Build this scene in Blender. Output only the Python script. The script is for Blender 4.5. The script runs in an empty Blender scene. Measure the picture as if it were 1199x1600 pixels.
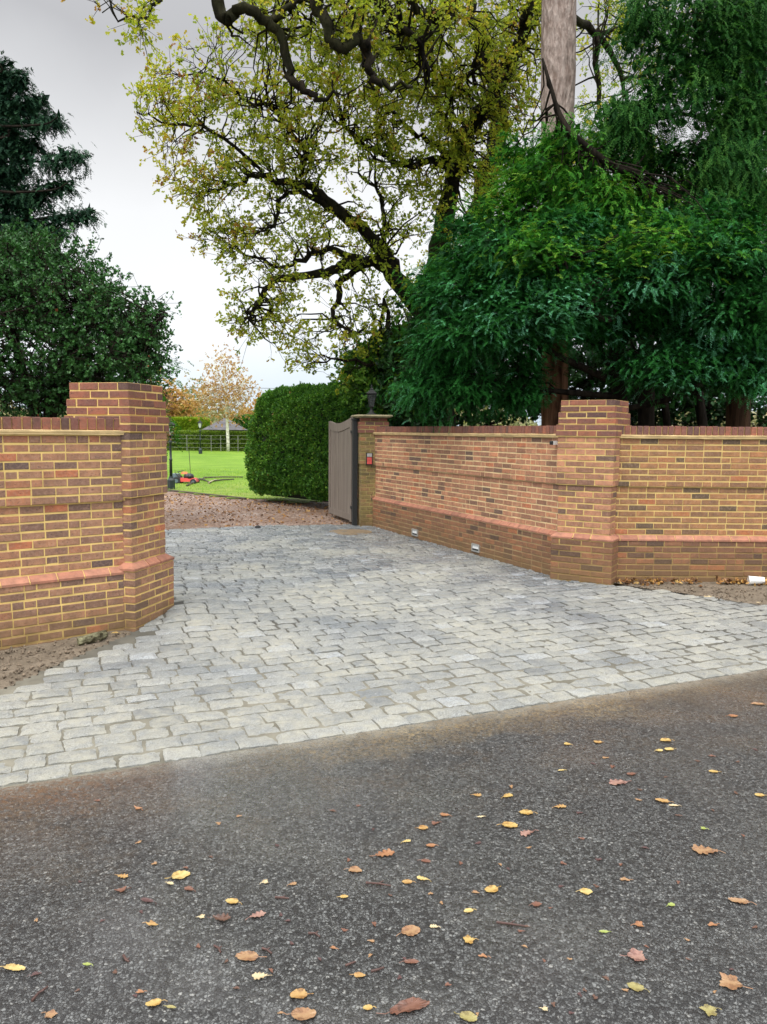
import bpy, math, random
import numpy as np
from mathutils import Vector, Matrix
R = math.radians
rng = np.random.default_rng(7); random.seed(7)
scene = bpy.context.scene
col = scene.collection

# ------------------------------------------------------------------ camera
F, CX, CY, H, HZ = 1200.0, 599.5, 800.0, 1.85, 675.0
PITCH, ROLL = math.atan((CY - HZ) / F), R(0.5)
cp, sp, cr, sr = math.cos(PITCH), math.sin(PITCH), math.cos(ROLL), math.sin(ROLL)
cd = bpy.data.cameras.new('camera'); cam = bpy.data.objects.new('camera', cd); col.objects.link(cam)
upc = Vector((0, sp, cp)); rx = Vector((cr, 0, 0)) + sr * upc; uy = Vector((-sr, 0, 0)) + cr * upc; bz = -Vector((0, cp, -sp))
cam.matrix_world = Matrix(((rx.x, uy.x, bz.x, 0), (rx.y, uy.y, bz.y, 0), (rx.z, uy.z, bz.z, H), (0, 0, 0, 1)))
cd.sensor_fit = 'VERTICAL'; cd.sensor_height = 36; cd.lens = 36 * F / 1600; cd.clip_end = 3000; cd.clip_start = 0.05
scene.camera = cam

def ray(px, py):
    u = (px - CX) / F; v = -(py - CY) / F
    u2 = u * cr - v * sr; v2 = u * sr + v * cr
    return np.array([u2, cp + v2 * sp, -sp + v2 * cp])
def g(px, py, z=0.0):                       # photo pixel -> point on the level z
    d = ray(px, py); t = (z - H) / d[2]; return np.array([0, 0, H]) + t * d
def at(px, py, Y):                          # photo pixel -> point at depth Y
    d = ray(px, py); return np.array([0, 0, H]) + d * (Y / d[1])

# ------------------------------------------------------------------ light
SUN_EL, SUN_AZ = R(58), R(205)              # azimuth measured from +Y clockwise: behind the viewer, a little left
scene.view_settings.view_transform = 'Standard'; scene.view_settings.look = 'None'
scene.view_settings.exposure = 0.35; scene.view_settings.gamma = 1
w = bpy.data.worlds.new('World'); scene.world = w; w.use_nodes = True
nt = w.node_tree; nt.nodes.clear()
def N(tree, typ, **kw):
    n = tree.nodes.new(typ)
    for k, v in kw.items(): setattr(n, k, v)
    return n
sky = N(nt, 'ShaderNodeTexSky', sky_type='NISHITA', sun_disc=False, sun_elevation=SUN_EL, sun_rotation=SUN_AZ)
tc = N(nt, 'ShaderNodeTexCoord'); sep = N(nt, 'ShaderNodeSeparateXYZ'); nt.links.new(tc.outputs['Generated'], sep.inputs[0])
no = N(nt, 'ShaderNodeTexNoise'); no.inputs['Scale'].default_value = 3.0; no.inputs['Detail'].default_value = 5
nt.links.new(tc.outputs['Generated'], no.inputs['Vector'])
ad = N(nt, 'ShaderNodeMath', operation='MULTIPLY_ADD'); ad.inputs[1].default_value = 0.13; nt.links.new(no.outputs['Fac'], ad.inputs[0])
nt.links.new(sep.outputs['Z'], ad.inputs[2])
cr_ = N(nt, 'ShaderNodeValToRGB'); nt.links.new(ad.outputs[0], cr_.inputs[0])
e = cr_.color_ramp.elements
SKY = [(0.0, (.50, .62, .72)), (.09, (.60, .70, .79)), (.19, (.86, .88, .90)), (.34, (.80, .805, .81)), (.49, (.46, .46, .47)), (.60, (.50, .50, .51)), (.78, (1.0, 1.0, 1.02)), (1.0, (1.0, 1.0, 1.0))]
while len(e) < len(SKY): e.new(0.5)
for k, (p, c) in enumerate(SKY): e[k].position = p; e[k].color = (*c, 1)
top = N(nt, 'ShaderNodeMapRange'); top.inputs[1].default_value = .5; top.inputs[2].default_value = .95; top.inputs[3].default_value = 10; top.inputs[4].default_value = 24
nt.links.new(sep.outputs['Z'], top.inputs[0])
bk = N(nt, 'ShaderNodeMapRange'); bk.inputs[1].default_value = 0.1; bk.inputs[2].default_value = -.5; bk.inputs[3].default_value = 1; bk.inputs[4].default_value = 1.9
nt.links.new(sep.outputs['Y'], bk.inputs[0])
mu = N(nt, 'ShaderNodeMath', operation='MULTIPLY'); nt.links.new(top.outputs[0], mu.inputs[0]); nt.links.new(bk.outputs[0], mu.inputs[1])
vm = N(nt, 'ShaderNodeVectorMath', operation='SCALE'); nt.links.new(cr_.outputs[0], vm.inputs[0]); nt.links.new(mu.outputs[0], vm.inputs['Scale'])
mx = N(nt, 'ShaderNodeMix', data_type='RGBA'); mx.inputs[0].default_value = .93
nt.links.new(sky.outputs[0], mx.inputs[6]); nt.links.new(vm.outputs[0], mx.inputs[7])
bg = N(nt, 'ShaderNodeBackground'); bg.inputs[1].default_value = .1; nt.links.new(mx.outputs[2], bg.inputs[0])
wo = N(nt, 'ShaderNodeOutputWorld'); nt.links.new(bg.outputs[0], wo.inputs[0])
sl = bpy.data.lights.new('sun', 'SUN'); sl.energy = 1.5; sl.angle = R(28); sl.color = (1, .96, .90)
so = bpy.data.objects.new('sun', sl); col.objects.link(so)
sd = Vector((math.sin(SUN_AZ) * math.cos(SUN_EL), math.cos(SUN_AZ) * math.cos(SUN_EL), math.sin(SUN_EL)))
so.rotation_euler = sd.to_track_quat('Z', 'Y').to_euler(); so.location = sd * 40
scene.cycles.max_bounces = 6; scene.cycles.diffuse_bounces = 3; scene.cycles.glossy_bounces = 2
scene.cycles.transmission_bounces = 4; scene.cycles.caustics_reflective = False; scene.cycles.caustics_refractive = False

# ------------------------------------------------------------------ objects and meshes
def tag(o, label=None, cat=None, group=None, kind=None):
    for k, v in (('label', label), ('category', cat), ('group', group), ('kind', kind)):
        if v: o[k] = v
    return o
def thing(name, label, cat, loc=(0, 0, 0), group=None, rz=0.0):
    o = bpy.data.objects.new(name, None); col.objects.link(o); o.location = loc; o.rotation_euler = (0, 0, rz)
    o.empty_display_size = .2
    return tag(o, label, cat, group)
def mesh(name, V, Q, mat, parent=None, tint=None, smooth=False, T=None):
    """V (n,3), Q quads (m,4), T triangles (k,3). Vertices are in world space, moved into the parent's space."""
    V = np.asarray(V, float).reshape(-1, 3)
    if parent is not None:
        M = np.array(parent_matrix(parent).inverted()); V = V @ M[:3, :3].T + M[:3, 3]
    Q = np.asarray(Q, int).reshape(-1, 4) if Q is not None and len(Q) else np.zeros((0, 4), int)
    T = np.asarray(T, int).reshape(-1, 3) if T is not None and len(T) else np.zeros((0, 3), int)
    me = bpy.data.meshes.new(name)
    me.vertices.add(len(V)); me.vertices.foreach_set('co', V.astype(np.float32).ravel())
    li = np.concatenate([Q.ravel(), T.ravel()]); me.loops.add(len(li)); me.loops.foreach_set('vertex_index', li.astype(np.int32))
    st = np.concatenate([np.arange(len(Q)) * 4, len(Q) * 4 + np.arange(len(T)) * 3]); me.polygons.add(len(st))
    me.polygons.foreach_set('loop_start', st.astype(np.int32))
    me.polygons.foreach_set('use_smooth', np.full(len(st), smooth))
    if tint is not None:
        a = me.attributes.new('tint', 'FLOAT', 'POINT'); a.data.foreach_set('value', np.asarray(tint, np.float32))
    me.update(calc_edges=True); me.validate()
    if mat: me.materials.append(mat)
    o = bpy.data.objects.new(name, me); col.objects.link(o)
    if parent is not None: o.parent = parent
    return o
def parent_matrix(p):
    m = Matrix.LocRotScale(p.location, p.rotation_euler, p.scale)
    return parent_matrix(p.parent) @ m if p.parent else m
class MB:
    """collects shapes into ONE mesh"""
    def __init__(s): s.V = []; s.Q = []; s.T = []; s.t = []; s.n = 0
    def add(s, V, Q, t=.5, T=None):
        V = np.asarray(V, float).reshape(-1, 3); s.V.append(V)
        if Q is not None and len(Q): s.Q.append(np.asarray(Q, int).reshape(-1, 4) + s.n)
        if T is not None and len(T): s.T.append(np.asarray(T, int).reshape(-1, 3) + s.n)
        s.t.append(np.broadcast_to(np.asarray(t, float), (len(V),)) if np.ndim(t) < 1 or len(t) != len(V) else np.asarray(t)); s.n += len(V)
    def box(s, c, size, ax=None, t=.5, taper=1.0):
        hx, hy, hz = [q / 2 for q in size]
        P = np.array([[-hx, -hy, -hz], [hx, -hy, -hz], [hx, hy, -hz], [-hx, hy, -hz], [-hx * taper, -hy * taper, hz], [hx * taper, -hy * taper, hz], [hx * taper, hy * taper, hz], [-hx * taper, hy * taper, hz]])
        if ax is not None: P = P @ np.asarray(ax, float)
        s.add(P + np.asarray(c, float), [[0, 3, 2, 1], [4, 5, 6, 7], [0, 1, 5, 4], [1, 2, 6, 5], [2, 3, 7, 6], [3, 0, 4, 7]], t)
    def tube(s, P, r, k=6, t=.5, caps=True, wob=0.0):
        P = np.asarray(P, float); n = len(P); r = np.broadcast_to(np.asarray(r, float), (n,))
        D = np.gradient(P, axis=0); D /= np.linalg.norm(D, axis=1)[:, None] + 1e-9
        a = np.array([0, 0, 1.]) if abs(D[0][2]) < .9 else np.array([1., 0, 0])
        U = a - D[0] * (a @ D[0]); U /= np.linalg.norm(U); V = []
        th = np.arange(k) * 2 * math.pi / k
        for i in range(n):
            U = U - D[i] * (U @ D[i]); U /= np.linalg.norm(U) + 1e-9; W = np.cross(D[i], U)
            rr = r[i] * (1 + wob * (rng.random(k) - .5))
            V.append(P[i] + (np.cos(th) * rr)[:, None] * U + (np.sin(th) * rr)[:, None] * W)
        V = np.concatenate(V); i, j = np.meshgrid(np.arange(n - 1), np.arange(k), indexing='ij'); j2 = (j + 1) % k
        Q = np.stack([i * k + j, i * k + j2, (i + 1) * k + j2, (i + 1) * k + j], -1).reshape(-1, 4); T = []
        if caps:
            V = np.vstack([V, P[0], P[-1]]); m = n * k
            T = [[m, (q + 1) % k, q] for q in range(k)] + [[m + 1, (n - 1) * k + q, (n - 1) * k + (q + 1) % k] for q in range(k)]
        s.add(V, Q, t, T)
    def lathe(s, c, prof, k=12, t=.5, rot=0.0):
        th = np.arange(k) * 2 * math.pi / k + rot; V = []
        for r_, z in prof: V.append(np.stack([np.cos(th) * r_, np.sin(th) * r_, np.full(k, z)], -1))
        n = len(prof); V = np.concatenate(V) + np.asarray(c, float)
        i, j = np.meshgrid(np.arange(n - 1), np.arange(k), indexing='ij'); j2 = (j + 1) % k
        Q = np.stack([i * k + j, i * k + j2, (i + 1) * k + j2, (i + 1) * k + j], -1).reshape(-1, 4)
        V = np.vstack([V, np.asarray(c, float) + [0, 0, prof[0][1]], np.asarray(c, float) + [0, 0, prof[-1][1]]]); m = n * k
        T = [[m, (q + 1) % k, q] for q in range(k)] + [[m + 1, (n - 1) * k + q, (n - 1) * k + (q + 1) % k] for q in range(k)]
        s.add(V, Q, t, T)
    def build(s, name, mat, parent=None, smooth=False):
        return mesh(name, np.concatenate(s.V), np.concatenate(s.Q) if s.Q else None, mat, parent, np.concatenate(s.t), smooth, np.concatenate(s.T) if s.T else None)

_ph = rng.random((40, 4)) * 6.28; _fr = rng.normal(size=(40, 3))
def snoise(P, scale=1.0, oct=3):            # smooth pseudo noise about -1..1
    P = np.asarray(P, float) * scale; out = 0; amp = 1
    for o_ in range(oct):
        for k in range(6):
            q = o_ * 6 + k; out = out + amp * np.sin(P @ _fr[q] * 2.0 + _ph[q, 0]) / 3
        P = P * 2.1; amp *= .5
    return out

# ------------------------------------------------------------------ materials
class Mat:
    def __init__(s, name, rough=.7, spec=.5):
        s.m = bpy.data.materials.new(name); s.m.use_nodes = True; s.t = s.m.node_tree; s.p = s.t.nodes['Principled BSDF']
        s.p.inputs['Roughness'].default_value = rough; s.p.inputs['Specular IOR Level'].default_value = spec
        s.out = s.t.nodes['Material Output']; s._pos = None
    def n(s, typ, **kw): return N(s.t, typ, **kw)
    def l(s, a, b): s.t.links.new(a, b)
    def pos(s):
        if s._pos is None: s._pos = s.n('ShaderNodeNewGeometry').outputs['Position']
        return s._pos
    def objco(s): return s.n('ShaderNodeTexCoord').outputs['Object']
    def attr(s, nm='tint'): return s.n('ShaderNodeAttribute', attribute_name=nm).outputs['Fac']
    def mapped(s, sc=(1, 1, 1), rot=(0, 0, 0), vec=None):
        m = s.n('ShaderNodeMapping'); m.inputs['Scale'].default_value = sc; m.inputs['Rotation'].default_value = rot; s.l(vec or s.pos(), m.inputs[0]); return m.outputs[0]
    def noise(s, scale, detail=3, rough=.55, vec=None, out='Fac'):
        n = s.n('ShaderNodeTexNoise'); n.inputs['Scale'].default_value = scale; n.inputs['Detail'].default_value = detail; n.inputs['Roughness'].default_value = rough
        s.l(vec or s.pos(), n.inputs['Vector']); return n.outputs[out]
    def voro(s, scale, feature='F1', vec=None, out='Distance', rnd=1.0):
        n = s.n('ShaderNodeTexVoronoi', feature=feature); n.inputs['Scale'].default_value = scale; n.inputs['Randomness'].default_value = rnd
        s.l(vec or s.pos(), n.inputs['Vector']); return n.outputs[out]
    def ramp(s, fac, stops, mode='LINEAR'):
        r = s.n('ShaderNodeValToRGB'); r.color_ramp.interpolation = mode; e = r.color_ramp.elements
        while len(e) < len(stops): e.new(.5)
        for k, (p, c) in enumerate(stops):
            e[k].position = p; e[k].color = (*c, 1) if not np.isscalar(c) else (c, c, c, 1)
        s.l(fac, r.inputs[0]); return r.outputs[0]
    def mix(s, fac, a, b, blend='MIX'):
        m = s.n('ShaderNodeMix', data_type='RGBA', blend_type=blend)
        for v, i in ((fac, 0), (a, 6), (b, 7)):
            if hasattr(v, 'links'): s.l(v, m.inputs[i])
            elif i == 0: m.inputs[0].default_value = v
            else: m.inputs[i].default_value = (*v, 1)
        return m.outputs[2]
    def math(s, op, a, b=0.0, c=None, clamp=False):
        m = s.n('ShaderNodeMath', operation=op, use_clamp=clamp)
        for i, v in enumerate((a, b, c)):
            if v is None: continue
            if hasattr(v, 'links'): s.l(v, m.inputs[i])
            else: m.inputs[i].default_value = v
        return m.outputs[0]
    def rng(s, v, a, b, c=0.0, d=1.0):
        m = s.n('ShaderNodeMapRange'); s.l(v, m.inputs[0])
        for i, q in enumerate((a, b, c, d)): m.inputs[i + 1].default_value = q
        return m.outputs[0]
    def col(s, c):
        if hasattr(c, 'links'): s.l(c, s.p.inputs['Base Color'])
        else: s.p.inputs['Base Color'].default_value = (*c, 1)
        return s
    def rough(s, v): s.l(v, s.p.inputs['Roughness']); return s
    def bump(s, h, strength=.5, dist=.01):
        b = s.n('ShaderNodeBump'); b.inputs['Strength'].default_value = strength; b.inputs['Distance'].default_value = dist
        s.l(h, b.inputs['Height']); s.l(b.outputs[0], s.p.inputs['Normal']); return s

def plain(name, c, rough=.6, var=.25, scale=20, metal=0.0, bump=.15):
    m = Mat(name, rough); n = m.noise(scale, 4)
    m.col(m.mix(m.rng(n, .3, .7), tuple(q * (1 - var) for q in c), tuple(min(1, q * (1 + var)) for q in c)))
    m.p.inputs['Metallic'].default_value = metal
    if bump: m.bump(n, bump, .01)
    return m.m
def leaf_mat(name, stops, trans=.3, rough=.45, spec=.4):
    m = Mat(name, rough, spec); c = m.ramp(m.attr(), stops); m.col(c)
    if trans > 0:
        tr = m.n('ShaderNodeBsdfTranslucent'); m.l(m.mix(1.0, c, (1.0, 1.0, .6), 'MULTIPLY'), tr.inputs[0])
        mx = m.n('ShaderNodeMixShader'); mx.inputs[0].default_value = trans
        m.l(m.p.outputs[0], mx.inputs[1]); m.l(tr.outputs[0], mx.inputs[2]); m.l(mx.outputs[0], m.out.inputs[0])
    return m.m
def brick_mat(name, stops, speck=.6, mud=(.16, .10, .045), mudz=.36, bloom=.25):
    m = Mat(name, .82, .3); t = m.attr(); c = m.ramp(t, stops)
    n1 = m.noise(14, 4); c = m.mix(m.rng(n1, .35, .70, 0, .75), c, m.mix(.6, c, (.085, .055, .045)))
    n2 = m.noise(45, 3, .6); c = m.mix(m.rng(n2, .45, .7, 0, bloom), c, (.48, .33, .24))
    hole = m.noise(38, 5, .7, m.mapped((1, 1, 1.6))); c = m.mix(m.rng(hole, .58, .64, 0, speck), c, (.035, .027, .028))
    z = m.n('ShaderNodeSeparateXYZ'); m.l(m.pos(), z.inputs[0])
    k = m.math('MULTIPLY', m.rng(z.outputs['Z'], 0.02, mudz, 1, 0), m.rng(m.noise(3.5, 4), .3, .6, .35, 1.0)); c = m.mix(m.math('MULTIPLY', k, .88), c, mud)
    alg = m.rng(m.noise(1.6, 5, .65), .46, .70, 0, .6); c = m.mix(alg, c, m.mix(.5, c, (.13, .085, .05)))
    m.col(c); m.bump(m.math('ADD', m.noise(60, 5, .7), m.math('MULTIPLY', m.noise(14, 2), 1.0)), .55, .006); return m.m
RED = [(0, (.12, .08, .07)), (.14, (.19, .11, .08)), (.36, (.27, .145, .095)), (.55, (.35, .185, .11)), (.74, (.40, .20, .11)), (.9, (.41, .165, .085)), (1, (.50, .17, .08))]
DRK = [(0, (.10, .05, .045)), (.3, (.17, .07, .055)), (.6, (.24, .09, .06)), (.85, (.30, .11, .065)), (1, (.36, .12, .06))]
WARM = [(0, (.14, .085, .065)), (.18, (.26, .125, .075)), (.4, (.40, .185, .105)), (.6, (.48, .225, .125)), (.85, (.53, .24, .125)), (1, (.53, .18, .085))]
BUFF = [(0, (.10, .07, .045)), (.2, (.21, .11, .06)), (.5, (.31, .155, .075)), (.8, (.37, .18, .08)), (1, (.40, .14, .06))]
ORNG = [(0, (.30, .13, .085)), (.5, (.41, .175, .11)), (1, (.46, .21, .135))]
MOSSY = [(0, (.10, .09, .03)), (.4, (.20, .16, .05)), (.7, (.28, .18, .07)), (1, (.36, .16, .07))]
M_red = brick_mat('red_brick', RED); M_dark = brick_mat('dark_red_brick', DRK, .7, bloom=.12)
M_warm = brick_mat('warm_brick', WARM, .35); M_buff = brick_mat('buff_brick', [(p, (c[0] * 1.06, c[1] * 1.04, c[2] * .95)) for p, c in BUFF], .45); M_or = brick_mat('orange_plinth_brick', ORNG, .15, bloom=.1)
M_plin = brick_mat('brown_plinth_brick', [(0, (.08, .048, .032)), (.3, (.18, .085, .045)), (.7, (.27, .12, .058)), (1, (.35, .13, .055))], .4, bloom=.12)
M_moss = brick_mat('mossy_brick', MOSSY, .4)
def mortar_mat(name, c, mz=.3):
    m = Mat(name, .9, .2); n = m.noise(9, 4); c2 = m.mix(m.rng(n, .3, .7), tuple(q * .72 for q in c), c)
    z = m.n('ShaderNodeSeparateXYZ'); m.l(m.pos(), z.inputs[0])
    c2 = m.mix(m.math('MULTIPLY', m.rng(z.outputs['Z'], .02 if mz < .4 else mz - .12, mz, .8, 0), m.rng(m.noise(3.5, 4), .3, .6, .4 if mz < .4 else .75, 1)), c2, (.16, .10, .045))
    m.col(c2); m.bump(m.noise(120, 4, .7), .5, .004); return m.m
M_mort = mortar_mat('yellow_mortar', (.74, .53, .19)); M_mort2 = mortar_mat('pale_mortar', (.70, .53, .29), .56); M_mort3 = mortar_mat('stained_yellow_mortar', (.62, .45, .17), .56); M_mortm = mortar_mat('mossy_mortar', (.36, .30, .12))
M_band = plain('buff_tile_creasing', (.70, .52, .26), .85, .22, 8)

# ------------------------------------------------------------------ ground
def gz(P):
    P = np.asarray(P, float)
    return .085 * np.exp(-((P[..., 0] + 1.98) / .40) ** 2 - ((P[..., 1] - 7.75) / .55) ** 2) + .006 * np.sin(P[..., 0] * 1.7 + 1) * np.sin(P[..., 1] * 1.3)
def sheet(name, poly, mat, z=0.0, res=None, zf=None, parent=None, rot=None):
    """a ground sheet: polygon filled, optionally as a grid clipped to the polygon's cells"""
    poly = np.asarray(poly, float)
    if res is None:
        import mathutils.geometry as mg
        tri = mg.tessellate_polygon([[Vector((p[0], p[1], 0)) for p in poly]])
        V = np.column_stack([poly[:, 0], poly[:, 1], np.full(len(poly), z)])
        T = []
        for t in tri:
            a, b, c = V[t[0]], V[t[1]], V[t[2]]
            T.append(t if (b - a)[0] * (c - a)[1] - (b - a)[1] * (c - a)[0] > 0 else t[::-1])
        return mesh(name, V, None, mat, parent, None, False, T)
    Rm = np.eye(2) if rot is None else np.array(rot); poly = poly @ Rm.T
    x0, y0 = poly.min(0); x1, y1 = poly.max(0); nx = int((x1 - x0) / res) + 2; ny = int((y1 - y0) / res) + 2
    X, Y = np.meshgrid(np.linspace(x0, x1, nx), np.linspace(y0, y1, ny), indexing='ij'); P = np.stack([X, Y], -1); cc0 = P; P = P @ Rm; X, Y = P[..., 0], P[..., 1]
    Z = zf(P) if zf else np.full(X.shape, z); V = np.column_stack([X.ravel(), Y.ravel(), Z.ravel()])
    i, j = np.meshgrid(np.arange(nx - 1), np.arange(ny - 1), indexing='ij')
    Q = np.stack([i * ny + j, (i + 1) * ny + j, (i + 1) * ny + j + 1, i * ny + j + 1], -1).reshape(-1, 4)
    cc = cc0.reshape(-1, 2)[Q].mean(1); Q = Q[inpoly(cc, poly)]
    u, inv = np.unique(Q, return_inverse=True)
    return mesh(name, V[u], inv.reshape(-1, 4), mat, parent, None, True)
def inpoly(P, poly):
    x, y = P[:, 0], P[:, 1]; r = np.zeros(len(P), bool); n = len(poly); j = n - 1
    for i in range(n):
        xi, yi = poly[i][:2]; xj, yj = poly[j][:2]
        c = ((yi > y) != (yj > y)) & (x < (xj - xi) * (y - yi) / (yj - yi + 1e-12) + xi); r ^= c; j = i
    return r

# tarmac: coated chippings, wet, with mud washed off the new drive and rusty wash at the left
EA = g(0, 1232)[:2]; EB = g(1199, 1046)[:2]; EU = (EB - EA) / np.linalg.norm(EB - EA); EN = np.array([-EU[1], EU[0]])
def tarmac():
    m = Mat('wet_tarmac', .5, .5); p = m.pos()
    warp = m.noise(85, 3, .6, None, 'Color'); wv = m.n('ShaderNodeVectorMath', operation='MULTIPLY_ADD'); m.l(warp, wv.inputs[0]); wv.inputs[1].default_value = (.020, .020, .020); m.l(p, wv.inputs[2])
    v = wv.outputs[0]; cid = m.voro(84, 'F1', v, 'Color'); edge = m.voro(84, 'DISTANCE_TO_EDGE', v)
    cs = m.n('ShaderNodeSeparateColor'); m.l(cid, cs.inputs[0])
    chip = m.ramp(cs.outputs[0], [(0, (.012, .012, .012)), (.26, (.024, .024, .024)), (.42, (.070, .072, .071)), (.70, (.108, .112, .110)), (.93, (.16, .165, .162)), (1, (.24, .24, .225))])
    big = m.noise(.9, 4); chip = m.mix(m.rng(big, .35, .65, 0, .4), chip, m.mix(.5, chip, (.03, .03, .033)))
    c = m.mix(m.rng(m.math('ADD', edge, m.math('MULTIPLY_ADD', m.noise(120, 2), .24, -.12)), .0, .20, 1, 0), chip, (.014, .014, .014))
    dd = m.n('ShaderNodeVectorMath', operation='DOT_PRODUCT'); dd.inputs[1].default_value = (EN[0], EN[1], 0)
    sb = m.n('ShaderNodeVectorMath', operation='SUBTRACT'); sb.inputs[1].default_value = (EA[0], EA[1], 0); m.l(p, sb.inputs[0]); m.l(sb.outputs[0], dd.inputs[0])
    du = m.n('ShaderNodeVectorMath', operation='DOT_PRODUCT'); du.inputs[1].default_value = (EU[0], EU[1], 0); m.l(sb.outputs[0], du.inputs[0])
    wob = m.math('MULTIPLY_ADD', m.noise(2.2, 6, .65), .9, dd.outputs['Value'])       # about -d + .45
    fine = m.math('MULTIPLY', m.rng(m.noise(26, 5, .75), .36, .60, .1, 1.1), m.rng(cs.outputs[2], .25, .85, 1.15, .25))
    along = m.math('MULTIPLY', m.rng(du.outputs['Value'], .9, 2.1, 0, 1), m.rng(du.outputs['Value'], 3.9, 5.2, 1, .25))
    sand = m.math('MULTIPLY', m.math('MULTIPLY', m.rng(wob, .02, .42, 0, .95), along), fine)
    c = m.mix(sand, c, (.30, .22, .11))
    grit = m.math('MULTIPLY', m.rng(dd.outputs['Value'], -.16, -.01, 0, .75), m.rng(m.noise(12, 3), .3, .6, .2, 1)); c = m.mix(grit, c, (.27, .255, .21))
    rust = m.math('MULTIPLY', m.math('MULTIPLY', m.rng(wob, -.12, .36, 0, .85), m.rng(du.outputs['Value'], .35, 1.0, 1, 0)), fine); c = m.mix(rust, c, (.13, .06, .022))
    brn = m.math('MULTIPLY', m.math('MULTIPLY', m.rng(wob, -.95, -.05, 0, .45), m.rng(m.noise(2.4, 6, .7), .47, .60, 0, 1)), fine); c = m.mix(brn, c, (.10, .065, .032))
    m.col(c)
    WP = g(400, 1215); wd = m.n('ShaderNodeVectorMath', operation='DISTANCE'); wd.inputs[1].default_value = (WP[0], WP[1], 0); m.l(p, wd.inputs[0])
    wet = m.math('MAXIMUM', m.math('MULTIPLY', m.noise(1.3, 3, .5, m.mapped((1, 1.6, 1))), .9), m.math('MULTIPLY_ADD', m.noise(2.5, 3), .25, m.rng(wd.outputs['Value'], .1, 1.0, .66, .22)))
    sheen = m.math('MULTIPLY', m.rng(wet, .40, .62), m.rng(sand, .1, .7, 1, .0))
    m.rough(m.math('MULTIPLY_ADD', sheen, -.20, m.rng(cs.outputs[1], 0, 1, .30, .55)))
    h = m.math('ADD', m.math('MULTIPLY', m.rng(edge, 0, .25), 1.0), m.math('MULTIPLY', cs.outputs[2], .6)); h = m.math('ADD', h, m.math('MULTIPLY', m.noise(180, 2), .25))
    m.bump(h, .7, .006)
    m.l(m.math('MULTIPLY_ADD', sheen, .5, .5), m.p.inputs['Specular IOR Level']); m.p.inputs['Coat IOR'].default_value = 1.65; m.p.inputs['Coat Roughness'].default_value = .14; m.l(m.math('MULTIPLY_ADD', sheen, .75, .25), m.p.inputs['Coat Weight'])
    b2 = m.n('ShaderNodeBump'); b2.inputs['Strength'].default_value = .22; b2.inputs['Distance'].default_value = .002; m.l(m.noise(45, 3), b2.inputs['Height']); m.l(b2.outputs[0], m.p.inputs['Coat Normal']); return m.m
M_tar = tarmac()
def far(p, d): return p + d
road = sheet('road', [EA - EU * 25, EA - EU * 25 - EN * 14, EB + EU * 25 - EN * 14, EB + EU * 25], M_tar, 0.0); tag(road, kind='structure')

def earth(name, c1, c2, c3, sc=6):
    m = Mat(name, .8, .3); n = m.noise(sc, 6, .65); c = m.mix(m.rng(n, .35, .65), c1, c2); c = m.mix(m.rng(m.noise(sc * 7, 4), .55, .7), c, c3); m.col(c)
    m.bump(m.math('ADD', m.noise(sc * 5, 6, .7), m.noise(sc, 3)), .8, .03); return m.m
M_soil = earth('muddy_soil', (.13, .105, .075), (.21, .17, .125), (.06, .045, .03)); M_gnd = earth('garden_earth', (.03, .022, .014), (.06, .045, .025), (.10, .05, .02), 2)
gd = sheet('ground', [(-400, -60), (400, -60), (400, 500), (-400, 500)], M_gnd, -.06); tag(gd, kind='structure')

# wall, pillar and pier plan ------------------------------------------------
def unit(v): v = np.asarray(v, float); return v / np.linalg.norm(v)
LP_C = np.array([at(204.7, 800, 7.0)[0], 7.0]); LP_A = np.array([math.sin(R(14)), math.cos(R(14))]); LP_B = np.array([-LP_A[1], LP_A[0]]); LP_S = .60
LW_D = np.array([math.cos(R(40)), math.sin(R(40))]); LW_E = np.array([-2.47, 6.96])
RP_L = np.array([2.20, 9.65]); RP_E = unit((.57, -.35)); RP_S = .66; RP_B = np.array([-RP_E[1], RP_E[0]])
DW_0 = g(577, 821.5)[:2]; DW_1 = g(863, 901)[:2]; DW_D = unit(DW_1 - DW_0); DW_N = np.array([DW_D[1], -DW_D[0]])
GP_F = np.array([at(564, 800, 14.9)[0], 14.9]); GP_E = np.array([math.cos(R(13)), math.sin(R(13))]); GP_B = np.array([-GP_E[1], GP_E[0]]); GP_S = .51

# granite setts --------------------------------------------------------------
def granite():
    m = Mat('granite_sett', .6, .45); t = m.attr(); p = m.pos()
    c = m.ramp(t, [(0, (.13, .148, .165)), (.3, (.20, .22, .232)), (.55, (.26, .275, .275)), (.8, (.325, .335, .325)), (1, (.37, .40, .43))])
    n = m.noise(130, 4, .7); c = m.mix(m.rng(n, .46, .58, 0, .8), c, (.075, .08, .085)); n3 = m.noise(20, 5, .7); c = m.mix(m.rng(n3, .45, .68, 0, .5), c, (.13, .135, .135)); n2 = m.noise(90, 3, .6); c = m.mix(m.rng(n2, .58, .7, 0, .6), c, (.40, .41, .40))
    x = m.n('ShaderNodeSeparateXYZ'); m.l(p, x.inputs[0])
    cement = m.math('MULTIPLY', m.rng(m.math('SUBTRACT', m.noise(.8, 4), m.math('MULTIPLY', x.outputs['Y'], .022)), .19, .42), m.rng(m.noise(9, 5, .7), .35, .65, .25, 1))
    c = m.mix(m.math('MULTIPLY', cement, .75), c, (.345, .33, .265)); m.col(c)
    m.rough(m.math('SUBTRACT', m.rng(cement, 0, .6, .40, .72), m.rng(x.outputs['Y'], 6, 11, 0, .24)))
    m.bump(m.math('ADD', m.noise(70, 6, .75), m.math('MULTIPLY', m.noise(16, 3), 1.4)), .85, .012); return m.m
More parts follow.
